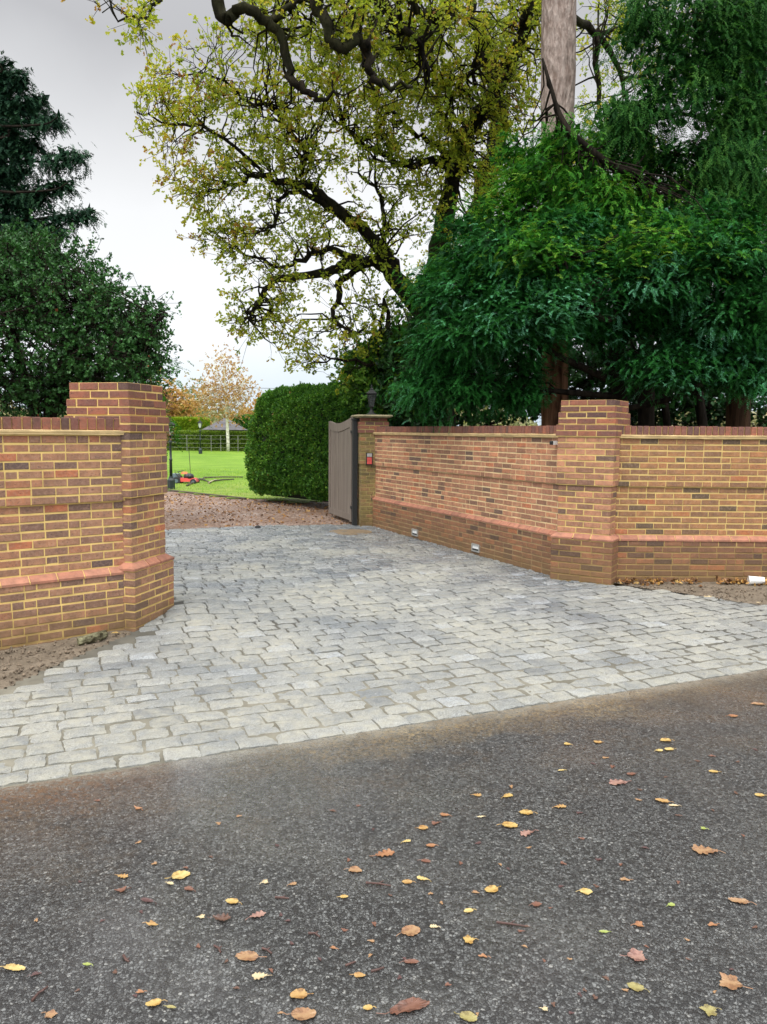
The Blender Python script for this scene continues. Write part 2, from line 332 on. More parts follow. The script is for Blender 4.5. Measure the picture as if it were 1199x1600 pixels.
def bedmat():
    m = Mat('sandy_cement_joint', .85, .3); p = m.pos(); n = m.noise(4, 5, .6); c = m.mix(m.rng(n, .35, .65), (.115, .107, .082), (.20, .188, .148))
    x = m.n('ShaderNodeSeparateXYZ'); m.l(p, x.inputs[0]); dk = m.rng(m.math('ADD', x.outputs['Y'], m.math('MULTIPLY', m.noise(1.1, 3), 3.0)), 6.7, 9.2, 0, .85)
    c = m.mix(dk, c, (.045, .045, .042)); m.col(c); m.bump(m.noise(60, 5, .7), .6, .008); return m.m
M_gran = granite(); M_bed = bedmat()
cob_poly = [EA - EU * 4, EA - EU * 1.6, g(0, 1078)[:2] - [.0, .02], g(110, 1030)[:2], g(205, 990)[:2], LP_C + [0, .1], LP_C + LP_A * .7, g(262, 828)[:2] + [-.6, .0], g(262, 828)[:2],
            g(330, 824.5)[:2], g(420, 822)[:2], g(500, 819.5)[:2], g(548, 821)[:2], DW_0 + [.1, 0], DW_1 + [.2, 0], RP_L + RP_E * .7, g(972, 915)[:2], g(1060, 926)[:2], g(1199, 946)[:2], g(1400, 985)[:2], EB + EU * 1.8]
cob_poly = np.array([EA - EU * 1.7] + [np.asarray(q) for q in cob_poly[2:]])
bed = sheet('cobbled_drive', cob_poly, M_bed, res=.05, zf=lambda P: gz(P) - .0015 - .006 * np.exp(-((P - EA) @ EN) / .08), rot=[EU, EN])
tag(bed, kind='structure')
sx, sq, st = [], [], []; nv_ = 0
SU, SV = 8, 6
a_, b_ = np.meshgrid(np.linspace(0, 1, SU), np.linspace(0, 1, SV), indexing='ij')
ii, jj = np.meshgrid(np.arange(SU - 1), np.arange(SV - 1), indexing='ij'); topq = np.stack([ii * SV + jj, (ii + 1) * SV + jj, (ii + 1) * SV + jj + 1, ii * SV + jj + 1], -1).reshape(-1, 4)
ring = [i * SV for i in range(SU)] + [(SU - 1) * SV + j for j in range(1, SV)] + [i * SV + SV - 1 for i in range(SU - 2, -1, -1)] + [j for j in range(SV - 2, 0, -1)]
nb = len(ring); sideq = [[ring[k], SU * SV + k, SU * SV + (k + 1) % nb, ring[(k + 1) % nb]] for k in range(nb)]
sq0 = np.vstack([topq, sideq]); v0 = .012
row = 0
while v0 < 13.5:
    dv = random.uniform(.155, .185); u = -3.2 - random.random() * .2
    if row == 0: dv = .17
    while u < 9:
        du = random.choice([random.uniform(.17, .25), random.uniform(.20, .29)])
        cen = EA + EU * (u + du / 2) + EN * (v0 + dv / 2)
        lc = np.array([EA + EU * u + EN * v0, EA + EU * u + EN * (v0 + dv)])
        if inpoly(np.array([cen]), cob_poly)[0] and (cen[0] > -1.2 or cen[1] > 7 or inpoly(lc + [.02, 0], cob_poly).all()):
            gap = random.uniform(.004, .008)
            j = (rng.random((4, 2)) - .5) * .022
            c00 = np.array([u + gap, v0 + gap]) + j[0]; c10 = np.array([u + du - gap, v0 + gap]) + j[1]; c11 = np.array([u + du - gap, v0 + dv - gap]) + j[2]; c01 = np.array([u + gap, v0 + dv - gap]) + j[3]
            A, B = a_[..., None], b_[..., None]
            q = c00 * (1 - A) * (1 - B) + c10 * A * (1 - B) + c11 * A * B + c01 * (1 - A) * B
            q = q + (rng.random(q.shape) - .5) * .010
            P2 = EA + EU * q[..., :1] + EN * q[..., 1:]
            wetleft = 1.0 / (1 + math.exp(-((cen[1] - 6.2) * 1.2 - (cen[0] - .3) * .9)))
            hgt = .009 + .011 * wetleft + random.uniform(-.004, .006)
            prof = (1 - np.abs(2 * a_ - 1) ** 12 * .45) * (1 - np.abs(2 * b_ - 1) ** 10 * .45)
            z = gz(P2) - .006 + hgt * prof + (rng.random(a_.shape) - .5) * .0045 + .0022 * snoise(np.dstack([P2, P2[..., :1] * 0]).reshape(-1, 3), 22, 2).reshape(a_.shape) + (a_ - .5) * random.uniform(-.006, .006) + (b_ - .5) * random.uniform(-.006, .006)
            V = np.concatenate([P2, z[..., None]], -1).reshape(-1, 3); low = V[ring].copy(); low[:, 2] -= .035
            sx.append(np.vstack([V, low])); sq.append(sq0 + nv_); nv_ += SU * SV + nb; st.append(np.full(SU * SV + nb, min(1, max(0, random.gauss(.5, .24)))))
        u += du
    v0 += dv; row += 1
setts = mesh('granite_setts', np.concatenate(sx), np.concatenate(sq), M_gran, bed, np.concatenate(st), False)

# soil beside the drive, gravel beyond it, lawn ---------------------------------
def lz(Y): return np.maximum(0, (np.asarray(Y, float) - 23) * .0125)
def gl(px, py):                             # photo pixel -> point on the gently rising lawn
    d = ray(px, py); t = 1.0
    for _ in range(40): P = np.array([0, 0, H]) + d * t; t += (float(lz(P[1])) + .012 - P[2]) / d[2] * .6
    return np.array([0, 0, H]) + d * t
def soilz(P): return .008 + .012 * snoise(np.dstack([P, P[..., :1] * 0])[..., :3].reshape(-1, 3), 3.0).reshape(P.shape[:2])
LS_N = unit(g(205, 990)[:2] - g(0, 1078)[:2]); LS_N = np.array([-LS_N[1], LS_N[0]])
lsoil = [EA - EU * 12, EA - EU * 1.75, g(0, 1078)[:2], g(110, 1030)[:2], g(205, 990)[:2], LP_C + [.02, .2], LW_E + [0, .3], LW_E - LW_D * 6 + [0, .3]]
o = sheet('soil', lsoil, M_soil, res=.03, zf=lambda P: -.012 + (soilz(P) + .012) * np.clip(((P - g(0, 1078)[:2]) @ LS_N + .02) / .10, 0, 1)); tag(o, kind='structure')
rsoil = [g(966, 915)[:2] + [0, .02], g(1060, 927)[:2], g(1199, 947)[:2], g(1420, 990)[:2], EB + EU * 1.7, EB + EU * 14, (20, 9.9), (2.7, 9.9)]
o = sheet('soil', rsoil, M_soil, res=.05, zf=lambda P: soilz(P) - .004 + .03 * np.clip(P[..., 1] - 9.0, 0, .5)); tag(o, kind='structure')
def gravel():
    m = Mat('leafy_gravel', .7, .4); cid = m.voro(30, 'F1', None, 'Color'); s_ = m.n('ShaderNodeSeparateColor'); m.l(cid, s_.inputs[0])
    c = m.ramp(s_.outputs[0], [(0, (.07, .04, .025)), (.4, (.19, .12, .085)), (.75, (.30, .21, .165)), (1, (.48, .40, .35))])
    n = m.noise(1.1, 5, .6, m.mapped((1, .5, 1))); c = m.mix(m.rng(n, .40, .66, 0, .7), c, (.15, .075, .035)); pale = m.noise(.9, 6, .7, m.mapped((.7, 1.0, 1)))
    c = m.mix(m.rng(pale, .56, .74, 0, .55), c, (.46, .40, .37)); m.col(c); m.bump(m.voro(30), .8, .02); return m.m
M_grav = gravel()
o = sheet('gravel_drive', [(-30, 11.5), (-4.4, 11.5), g(262, 828)[:2] + [-.4, -.3], g(420, 823)[:2] - [0, .25], DW_0 - [.2, .1], (.2, 15.4), (.4, 22), (-2, 30), (-30, 32)], M_grav, -.010); tag(o, kind='structure')
def grassmat():
    m = Mat('lawn_grass', .7, .2); n = m.noise(.9, 7, .7, m.mapped((.6, 1.0, 1))); c = m.ramp(n, [(.3, (.095, .19, .014)), (.5, (.16, .29, .022)), (.7, (.25, .37, .045))])
    x = m.n('ShaderNodeSeparateXYZ'); m.l(m.pos(), x.inputs[0]); worn = m.math('MULTIPLY', m.rng(x.outputs['Y'], 22, 29, 1, 0), m.rng(m.noise(1.5, 5, .65), .38, .6)); c = m.mix(m.math('MULTIPLY', worn, .6), c, (.36, .36, .10))
    c = m.mix(m.rng(m.noise(25, 3, .7), .4, .7, 0, .4), c, (.06, .13, .008)); m.col(c); m.bump(m.noise(40, 4, .8), 1, .04); return m.m
M_lawn = grassmat()
le = [g(150, 752)[:2], g(258, 766)[:2], g(320, 773)[:2], g(385, 780)[:2], g(470, 792)[:2] + [0, .9]]
lawnpoly = np.array([(-60, 30), tuple(le[0]), tuple(le[1]), tuple(le[2]), tuple(le[3]), tuple(le[4]), (-1.0, 22), (20, 30), (40, 140), (-90, 140)])
o = sheet('lawn', lawnpoly, M_lawn, res=.6, zf=lambda P: lz(P[..., 1]) + .012); tag(o, kind='structure')
# real blades at the front of the lawn
nb_ = 9000; P = np.column_stack([rng.uniform(-9, -2.6, nb_), rng.uniform(19.6, 34, nb_)]); P = P[inpoly(P, lawnpoly)]
M_blade = leaf_mat('grass_blade', [(0, (.10, .22, .012)), (.6, (.24, .42, .02)), (1, (.40, .46, .08))], .25)
def quads_leaf(B, D, W, L, w_, fold=0.0, up=None, tw=.45):
    """one folded diamond per leaf: B base, D direction, W side, L length, w half width"""
    L = np.asarray(L)[:, None]; w_ = np.asarray(w_)[:, None]; Nn = np.cross(D, W) * fold
    V = np.stack([B, B + D * L * tw + W * w_ + Nn * w_, B + D * L, B + D * L * tw - W * w_ + Nn * w_], 1)
    return V.reshape(-1, 3), np.arange(len(B) * 4).reshape(-1, 4)
def rand_unit(n): v = rng.normal(size=(n, 3)); return v / np.linalg.norm(v, axis=1)[:, None]
def norm(v): return v / (np.linalg.norm(v, axis=1)[:, None] + 1e-9)
def perp(D): return norm(np.cross(D, rand_unit(len(D))))
B = np.column_stack([P, lz(P[:, 1]) + .01]); D = norm(np.column_stack([rng.normal(0, .35, (len(P), 2)), np.ones(len(P))])); V, Q = quads_leaf(B, D, perp(D), rng.uniform(.03, .07, len(P)), np.full(len(P), .006))
o = mesh('grass', V, Q, M_blade, None, np.repeat(rng.random(len(P)), 4)); tag(o, 'short bright green grass along the front of the lawn', 'grass', kind='stuff')
eg = MB()
M_edge = plain('dark_edging', (.06, .045, .03), .8)
pts = np.array(le[:4]); 
eg.tube(np.column_stack([pts, np.full(len(pts), .01)]) + [0, -.03, 0], .035, 6, wob=.3); o = eg.build('lawn_edging', M_edge); tag(o, 'dark timber edging between the lawn and the gravel', 'edging')

# ------------------------------------------------------------------ brickwork
CH = .075
class Bricks:
    def __init__(s): s.V = []; s.t = []; s.Q = []; s.n = 0
    BQ = np.array([[0, 1, 5, 4], [1, 2, 6, 5], [2, 3, 7, 6], [3, 0, 4, 7], [4, 5, 9, 8], [5, 6, 10, 9], [6, 7, 11, 10], [7, 4, 8, 11], [8, 9, 10, 11]])
    def brick(s, O, d, n, u0, u1, z0, z1, off, depth=.10, t=.5, c=.004, tilt=True):
        j = (rng.random(8) - .5)
        if tilt: u0 += j[0] * .004; u1 += j[1] * .004; z0 += j[2] * .004; z1 += j[3] * .004; off += j[4] * .005
        r = [(u0, z0), (u1, z0), (u1, z1), (u0, z1)]; ri = [(u0 + c, z0 + c), (u1 - c, z0 + c), (u1 - c, z1 - c), (u0 + c, z1 - c)]
        s.raw(O, d, n, [(u, off - depth, z) for u, z in r] + [(u, off - c, z) for u, z in r] + [(u, off + (q - .5) * .003, z) for (u, z), q in zip(ri, rng.random(4))], t)
    def raw(s, O, d, n, L, t):
        L = np.array(L); s.V.append(np.column_stack([O[0] + d[0] * L[:, 0] + n[0] * L[:, 1], O[1] + d[1] * L[:, 0] + n[1] * L[:, 1], L[:, 2]])); s.Q.append(Bricks.BQ + s.n); s.n += 12; s.t.append(np.full(12, t))
    def splay(s, O, d, n, b0, b1, t0, t1, z0, z1, offb, offt, t, depth=.12):
        lip = z0 + .022
        L = [(b0, offt - depth, z0), (b1, offt - depth, z0), (t1, offt - depth, z1), (t0, offt - depth, z1)]
        L += [(b0, offb, z0), (b1, offb, z0), (t1, offt + .002, z1), (t0, offt + .002, z1)]
        L += [(b0 + .002, offb + .001, z0 + .004), (b1 - .002, offb + .001, z0 + .004), (b1 - .002, offb + .002, lip), (b0 + .002, offb + .002, lip)]
        L = np.array(L); X = np.column_stack([O[0] + d[0] * L[:, 0] + n[0] * L[:, 1], O[1] + d[1] * L[:, 0] + n[1] * L[:, 1], L[:, 2]])
        q = np.array([[0, 1, 5, 4], [1, 2, 6, 10], [1, 10, 9, 5], [2, 3, 7, 6], [3, 0, 11, 7], [0, 4, 8, 11], [4, 5, 9, 8], [8, 9, 10, 11], [11, 10, 6, 7]])
        s.V.append(X); s.Q.append(q + s.n); s.n += 12; s.t.append(np.full(12, t))
    def build(s, name, mat, parent): return mesh(name, np.concatenate(s.V), np.concatenate(s.Q), mat, parent, np.concatenate(s.t))
def rt(mu=.5, sd_=.25): return float(np.clip(rng.normal(mu, sd_), 0, 1))
def courses(bk_, O, d, n, U0, U1, z, rows, off, r0=0, mu=.5, bl=.225, header=.12, clip=None):
    for k in range(rows):
        zz = z + k * CH; u = U0 - ((r0 + k) % 2) * bl / 2 - .02 * random.random(); mu2 = mu + .07 * math.sin((r0 + k) * 2.3)
        while u < U1 - .02:
            L = bl * .5 if random.random() < header else bl
            a, b = max(u, U0), min(u + L - .009, U1)
            if b - a > .03: bk_.brick(O, d, n, a, b, zz + .0072, zz + CH - .0072, off, .10, rt(mu2))
            u += L
def slab(m_, O, d, n, u0, u1, w0, w1, z0, z1, t=.5):
    c = np.array([*(O + d * (u0 + u1) / 2 + n * (w0 + w1) / 2), (z0 + z1) / 2]); m_.box(c, (u1 - u0, w1 - w0, z1 - z0), [[*d, 0], [*n, 0], [0, 0, 1]], t)
def wall(name, label, O, d, L, mats, rows=(7, 8, 8), zb=-.05, off=.05, thick=.30, corb=.026, bl=.225):
    """O: nominal face point at the start, d: along the wall, face looks to (d.y,-d.x)"""
    n = np.array([d[1], -d[0]]); root = thing(name, label, 'wall', (*(O + d * L / 2 - n * .1), 0))
    mb, mm, mp, mo = mats[:4]; p1 = rows[0] * CH; s1 = p1 + CH; c1 = s1 + rows[1] * CH; e1 = c1 + rows[2] * CH; k1 = e1 + .042; t1 = k1 + .108
    core = MB(); slab(core, O, d, n, 0, L, -thick - off, off - .004, zb, p1 + .01); slab(core, O, d, n, 0, L, -thick, -.004, p1 + .01, c1 + .005)
    wp = [(-.06, p1 + .004), (off + .003, p1 + .004), (off + .003, p1 + .021), (-.002, s1 - .004), (-.06, s1 - .004)]
    core.add([(*(O + d * uu + n * w_), z_) for uu in (0, L) for w_, z_ in wp], [[k, (k + 1) % 5, (k + 1) % 5 + 5, k + 5] for k in range(5)])
    slab(core, O, d, n, 0, L, -thick - .01, corb - .004, c1 + .005, e1 + .002); slab(core, O, d, n, 0, L, -thick + .01, corb - .004, e1 + .002, t1 - .008)
    core.build('mortar', mm, root)
    b = Bricks(); courses(b, O, d, n, 0, L, zb - .025, rows[0] + 1, off, 0, .45, bl); b.build('plinth', mp, root)
    b = Bricks(); u = 0
    while u < L:
        x = min(u + .230, L); b.splay(O, d, n, u, x - .007, u, x - .007, p1 + .003, s1 - .003, off + .008, 0, rt()); u += .23
    b.build('plinth_splay', mo, root)
    b = Bricks(); courses(b, O, d, n, 0, L, s1, rows[1], 0.0, 1, .5, bl); courses(b, O, d, n, 0, L, c1, rows[2], corb, rows[1] + 1, .5, bl); b.build('brickwork', mb, root)
    q = MB(); ns = max(2, int(L / .12))
    prof = [(-.05, e1 + .001), (corb + .030, e1 + .002), (corb + .033, e1 + .018), (corb + .040, e1 + .021), (corb + .046, e1 + .038), (corb - .01, k1 + .002), (-.05, k1 + .002)]
    V = []
    for i in range(ns + 1):
        jz = snoise(np.array([[i * .13, L, 0]]), 2.0)[0] * .0025
        for wq, zq in prof: V.append((*(O + d * (L * i / ns) + n * (wq + random.uniform(-.002, .002))), zq + jz))
    m_ = len(prof); Q = [[i * m_ + k, (i + 1) * m_ + k, (i + 1) * m_ + k + 1, i * m_ + k + 1] for i in range(ns) for k in range(m_ - 1)]
    q.add(V, np.array(Q)[:, ::-1]); q.build('string_course', M_band, root)
    b = Bricks(); u = 0
    while u < L - .03:
        wq = random.uniform(.064, .070); b.brick(O, d, n, u, min(u + wq, L), k1 + .004, t1 + random.uniform(-.003, .003), corb + .012, thick * .95 + corb, rt(.42, .22)); u += wq + .011
    b.build('coping', mats[4], root)
    return root
def pillar(name, label, C, e, f, S, mats, rows, zb=-.05, off=.055, cat='pillar', mu=.5):
    """C front corner, e along the front face, f towards the back; faces look out of the square"""
    root = thing(name, label, cat, (*(C + (e + f) * S / 2), 0)); mb, mm, mp, mo, mc = mats
    faces = [(C, e, -f), (C + e * S, f, e), (C + (e + f) * S, -e, f), (C + f * S, -f, -e)]
    if np.cross(e, f) < 0: faces = [(C, e, -f), (C + e * S, f, e), (C + (e + f) * S, -e, f), (C + f * S, -f, -e)]
    core = MB(); cen = C + (e + f) * S / 2
    def cbox(z0, z1, o): core.box((*cen, (z0 + z1) / 2), (S + 2 * o - .009, S + 2 * o - .009, z1 - z0), [[*e, 0], [*f, 0], [0, 0, 1]])
    z = zb; parts = {'plinth': (Bricks(), mp), 'plinth_splay': (Bricks(), mo), 'shaft': (Bricks(), mb), 'cap': (Bricks(), mc)}
    r = 0
    for kind, nrow, o in rows:
        z1 = z + (nrow * CH); b = parts[kind][0]
        if kind == 'plinth_splay':
            for O, d, n in faces:
                nbk = 3
                for k in range(nbk):
                    b0 = -off - .006 if k == 0 else S * k / nbk + .005; b1 = S + off + .006 if k == nbk - 1 else S * (k + 1) / nbk - .005
                    a0 = 0 if k == 0 else b0; a1 = S if k == nbk - 1 else b1
                    b.splay(O, d, n, b0, b1, a0, a1, z + .003, z1 - .003, off + .006, o, rt(), .08)
            cbox(z, z1, o); q_ = 2 * off + S; core.box((*cen, (z + .02 + z1 - .004) / 2), (q_, q_, z1 - z - .024), [[*e, 0], [*f, 0], [0, 0, 1]], taper=S / q_)
        else:
            cbox(z, z1 - (.0 if kind != 'cap' else .004), o)
            for k in range(nrow):
                zz = z + k * CH
                for fi, (O, d, n) in enumerate(faces):
                    full = (fi + r) % 2 == 0; U0, U1 = (-o, S + o) if full else (-o + .112, S + o - .112)
                    nbk = 3 if full else 2; ed = np.linspace(U0, U1, nbk + 1)
                    if nbk == 3 and r % 4 < 2: ed = U0 + (U1 - U0) * np.array([0, .36, .68, 1])
                    for q in range(nbk):
                        b.brick(O, d, n, ed[q] + (.0055 if q else 0), ed[q + 1] - (.0055 if q < nbk - 1 else 0), zz + .0072, zz + CH - .0072, o, .10, rt(mu), tilt=True)
                r += 1
        z = z1
    core.build('mortar', mm, root)
    for k, (b, mt) in parts.items():
        if b.V: b.build(k, mt, root)
    return root

LEFT = (M_red, M_mort, M_red, M_or, M_dark); DRIV = (M_warm, M_mort2, M_plin, M_or, M_dark); RGHT = (M_buff, M_mort3, M_plin, M_or, M_dark)
LW_L = 5.0
wall('brick_wall', 'red brick garden wall beside the shorter soil strip, running out behind the evergreen bush', LW_E - LW_D * (LW_L - .12), LW_D, LW_L, LEFT, zb=-.03, bl=.20)
prow = [('plinth', 8, .055), ('plinth_splay', 1, 0), ('shaft', 8, 0), ('shaft', 8, .024), ('cap', 2, .042), ('cap', 2, .024), ('cap', 2, .004)]
pillar('brick_pillar', 'dark capped red brick gate pillar in front of the lamp post and lawn', LP_C + LP_B * LP_S, -LP_B, LP_A, LP_S, LEFT, prow, zb=-.045)
DO = DW_0 - DW_N * .05 - DW_D * .25; DL = float(np.linalg.norm(DW_1 - DW_0)) + .55
wall('brick_wall', 'long warm brick wall along the cobbled drive with two recessed lights', DO, DW_D, DL, DRIV)
pillar('brick_pillar', 'plain topped brick pillar where the two walls meet in front of the tall bare trunk', RP_L, RP_E, RP_B, RP_S, (M_warm, M_mort3, M_plin, M_or, M_dark), prow, zb=-.06, mu=.45)
wall('brick_wall', 'buff jointed brick wall facing the road above the strip of fallen leaves', np.array([2.72, 9.52]), np.array([1., 0]), 8.0, RGHT, zb=-.04)
# the gate pier: mossy, stone capped
grow = [('plinth', 9, .0), ('shaft', 8, 0.0), ('shaft', 8, .018), ('cap', 3, .032), ('cap', 1, .005)]
gp = pillar('gate_pier', 'narrow mossy brick gate pier with stone cap and lantern on top', GP_F, GP_E, GP_B, GP_S, (M_moss, M_mortm, M_moss, M_or, M_dark), grow, cat='pier', zb=-.05)
gpc = GP_F + (GP_E + GP_B) * GP_S / 2; GPZ = -.05 + 29 * CH
m_ = MB(); m_.box((*gpc, GPZ + .012), (GP_S + .14, GP_S + .14, .03), [[*GP_E, 0], [*GP_B, 0], [0, 0, 1]]); m_.box((*gpc, GPZ + .04), (GP_S + .20, GP_S + .20, .03), [[*GP_E, 0], [*GP_B, 0], [0, 0, 1]], taper=.93)
m_.build('capstone', plain('mossy_stone', (.24, .21, .12), .85, .4, 9), gp)

# ------------------------------------------------------------------ things on the walls
M_blk = plain('black_iron', (.010, .011, .011), .75, .3, 30); M_steel = plain('brushed_steel', (.60, .60, .58), .35, .1, 60, .8, .05); M_white = plain('white_plastic', (.75, .75, .73), .5, .06, 12)
M_red_p = plain('red_panel', (.50, .07, .06), .4, .2, 30); M_grey_p = plain('grey_panel', (.35, .34, .33), .4, .15, 30)
def glass(name, c, al=.35):
    m = Mat(name, .08, .6); m.col(c); m.p.inputs['Alpha'].default_value = al; return m.m
M_glass = glass('lamp_glass', (.03, .035, .035), .55); M_glass2 = glass('milky_lamp_glass', (.62, .64, .60), .75)
def lantern(root, c, s=1.0, gl=M_glass, base=True):
    """a tapering four sided lantern standing on c: frame, panes, roof"""
    x, y, z = c; fr = MB(); h, rb, rtp = .24 * s, .062 * s, .115 * s
    fr.lathe((x, y, z), [(.02 * s, -.01), (.075 * s, 0), (.078 * s, .014 * s), (.066 * s, .02 * s)], 4, rot=math.pi / 4)
    for k in range(4):
        a = math.pi / 4 + k * math.pi / 2; ca, sa = math.cos(a), math.sin(a)
        fr.tube([(x + ca * rb, y + sa * rb, z + .015 * s), (x + ca * rtp, y + sa * rtp, z + h)], .008 * s, 5)
    fr.lathe((x, y, z + h), [(rtp + .004, -.012 * s), (rtp + .01, 0), (rtp + .002, .01 * s)], 4, rot=math.pi / 4); fr.build('frame', M_blk, root)
    p = MB(); p.lathe((x, y, z), [(rb - .004, .02 * s), (rtp - .006, h - .01 * s)], 4, rot=math.pi / 4); p.build('pane', gl, root)
    r = MB(); r.lathe((x, y, z + h), [(rtp + .03 * s, .010 * s), (rtp + .034 * s, .018 * s), (rtp * .62, .075 * s), (rtp * .42, .085 * s), (rtp * .42, .105 * s), (rtp * .22, .125 * s), (.010 * s, .135 * s)], 4, rot=math.pi / 4)
    rf = r.build('roof', M_blk, root); f = MB(); f.lathe((x, y, z + h + .135 * s), [(.010 * s, 0), (.018 * s, .018 * s), (.008 * s, .035 * s), (.003 * s, .07 * s)], 8); f.build('finial', M_blk, rf)
lt = thing('pier_lantern', 'black lantern standing on the stone cap of the gate pier', 'lantern', (*gpc, GPZ + .055))
m_ = MB(); m_.lathe((*gpc, GPZ + .055), [(.11, 0), (.11, .015), (.07, .03), (.045, .06), (.028, .10), (.022, .14), (.03, .15), (.03, .165)], 12); m_.build('base', M_blk, lt, True)
lantern(lt, (*gpc, GPZ + .215), 1.0)
# intercom on the front of the pier
ic = GP_F + GP_E * .155 - GP_B * .012; U = np.array([[*GP_E, 0], [*GP_B, 0], [0, 0, 1]])
zi = at(572, 717, 14.9)[2]
t = thing('intercom', 'black edged intercom keypad with a red panel on the gate pier', 'intercom', (*ic, zi))
m_ = MB(); m_.box((*(ic - GP_B * .012), zi), (.125, .05, .235), U); m_.build('case', M_blk, t)
m_ = MB(); m_.box((*(ic - GP_B * .038), zi - .035), (.095, .006, .13), U); m_.build('keypad', M_red_p, t)
m_ = MB(); m_.box((*(ic - GP_B * .038), zi + .075), (.095, .006, .065), U); m_.build('speaker', M_grey_p, t)
# recessed lights in the drive wall plinth
DV = np.array([[*DW_D, 0], [*DW_N, 0], [0, 0, 1]])
def on_dw(px, Y): return
for px, py, lab in ((649, 832, 'small steel framed recessed light in the wall plinth, the one closer to the gate'), (744, 856, 'small steel framed recessed light in the wall plinth, the one closer to the corner pillar')):
    d = ray(px, py); A_ = DW_0 + DW_N * .004; k = (A_ @ DW_N) / (d[:2] @ DW_N); P = np.array([0, 0, H]) + d * k
    t = thing('recessed_light', lab, 'wall light', P, 'recessed lights in the drive wall'); fr = MB()
    for du, dz, sx_, sz_ in ((0, .05, .215, .02), (0, -.05, .215, .02), (.0975, 0, .02, .08), (-.0975, 0, .02, .08)): fr.box(P + np.array([*(DW_D * du), dz]), (sx_, .03, sz_), DV)
    fr.build('frame', M_steel, t); m2 = MB(); m2.box(P + np.array([*(DW_N * -.004), 0.012]), (.175, .012, .055), DV); m2.build('diffuser', M_white, t)
    m2 = MB(); m2.box(P + np.array([*(DW_N * -.002), -.028]), (.175, .022, .022), DV); m2.build('hood', M_blk, t)
# sensor at the end of the drive wall and the dark box low on the gate pier
P = at(868, 692, 9.85); t = thing('wall_sensor', 'tiny white and black sensor under the coping beside the corner pillar', 'sensor', P)
m_ = MB(); m_.box(P, (.05, .10, .05), DV); m_.build('housing', M_white, t); m_ = MB(); m_.lathe(P + np.array([*(DW_N * .06), -.025]), [(.022, 0), (.026, .01), (.026, .04), (.018, .05)], 10); m_.build('lens', M_blk, t)
d = ray(581, 777); A_ = DW_0 + DW_N * .0; k = (A_ @ DW_N) / (d[:2] @ DW_N); P = np.array([0, 0, H]) + d * k
t = thing('gate_sensor', 'little black photocell box low on the wall beside the gate pier', 'sensor', P)
m_ = MB(); m_.box(P, (.10, .06, .13), DV, taper=.9); m_.build('housing', M_blk, t); m_ = MB(); m_.box(P + np.array([*(DW_N * .032), .01]), (.05, .008, .05), DV); m_.build('lens', M_grey_p, t)

# ------------------------------------------------------------------ gate
def woodmat():
    m = Mat('weathered_gate_wood', .6, .3); v = m.mapped((28, 28, 1.3)); n = m.noise(1, 6, .65, v); t = m.attr(); c = m.mix(m.rng(n, .3, .7), (.13, .108, .09), (.25, .21, .175))
    c = m.mix(m.rng(t, 0, 1, 0, .35), c, (.10, .075, .06)); m.col(c); m.bump(n, .3, .004); return m.m
M_wood = woodmat()
GH = np.array([at(551, 800, 15.25)[0], 15.25]); GE = np.array([at(516, 800, 16.8)[0], 16.8]); GD = unit(GE - GH); GN = np.array([GD[1], -GD[0]]); GL = float(np.linalg.norm(GE - GH))
GN = GN if GN @ (-GH) > 0 else -GN; GN2 = GN
gt = thing('wooden_gate', 'grey brown boarded timber gate standing open against the clipped hedge', 'gate', (*GH, 0))
def gtop(u):                                 # dipped top between the two ends
    s = u / GL; return 2.13 - .06 * s - .075 * math.sin(math.pi * min(1, max(0, s * 1.02))) ** 1.0 * (.75 + .5 * s)
def gpt(u, wq, z): return (*(GH + GD * u + GN * wq), z)
def extr(m_, us, zb_, zt_, w0, w1, t=.5):    # a board following the curve between stations
    V = []
    for u in us: V += [gpt(u, w1, zb_(u)), gpt(u, w1, zt_(u)), gpt(u, w0, zt_(u)), gpt(u, w0, zb_(u))]
    n_ = len(us); Q = [[4 * i + k, 4 * i + (k + 1) % 4, 4 * i + 4 + (k + 1) % 4, 4 * i + 4 + k] for i in range(n_ - 1) for k in range(4)] + [[3, 2, 1, 0], [4 * n_ - 4, 4 * n_ - 3, 4 * n_ - 2, 4 * n_ - 1]]
    m_.add(V, Q, t)
m_ = MB(); nbd = 14
for k in range(nbd):
    u0 = .09 + (GL - .18) * k / nbd; u1 = .09 + (GL - .18) * (k + 1) / nbd - .006
    extr(m_, [u0, u1], lambda u: .20, lambda u: gtop(u) - .16, -.012, .016 + random.uniform(-.002, .002), random.random())
m_.box(gpt(GL / 2, -.006, 1.05), (GL - .18, .012, 1.7), [[*GD, 0], [*GN, 0], [0, 0, 1]], .9)
m_.build('board_panel', M_wood, gt)
m_ = MB(); us = np.linspace(.095, GL - .095, 14); extr(m_, us, lambda u: gtop(u) - .17, gtop, -.03, .03, .25); m_.build('top_rail', M_wood, gt)
m_ = MB(); extr(m_, [.095, GL - .095], lambda u: .08, lambda u: .205, -.03, .03, .4); m_.build('bottom_rail', M_wood, gt)
for u0, u1 in ((0, .095), (GL - .095, GL)):
    m_ = MB(); extr(m_, [u0, u1], lambda u: .06, lambda u: gtop(u) + .004, -.035, .035, .35); m_.build('stile', M_wood, gt)
for z in (.35, 1.85):
    m_ = MB(); m_.box(gpt(-.03, .0, z), (.12, .085, .05), [[*GD, 0], [*GN, 0], [0, 0, 1]]); m_.tube([gpt(-.07, 0, z - .06), gpt(-.07, 0, z + .06)], .022, 8); m_.build('hinge', M_blk, gt)
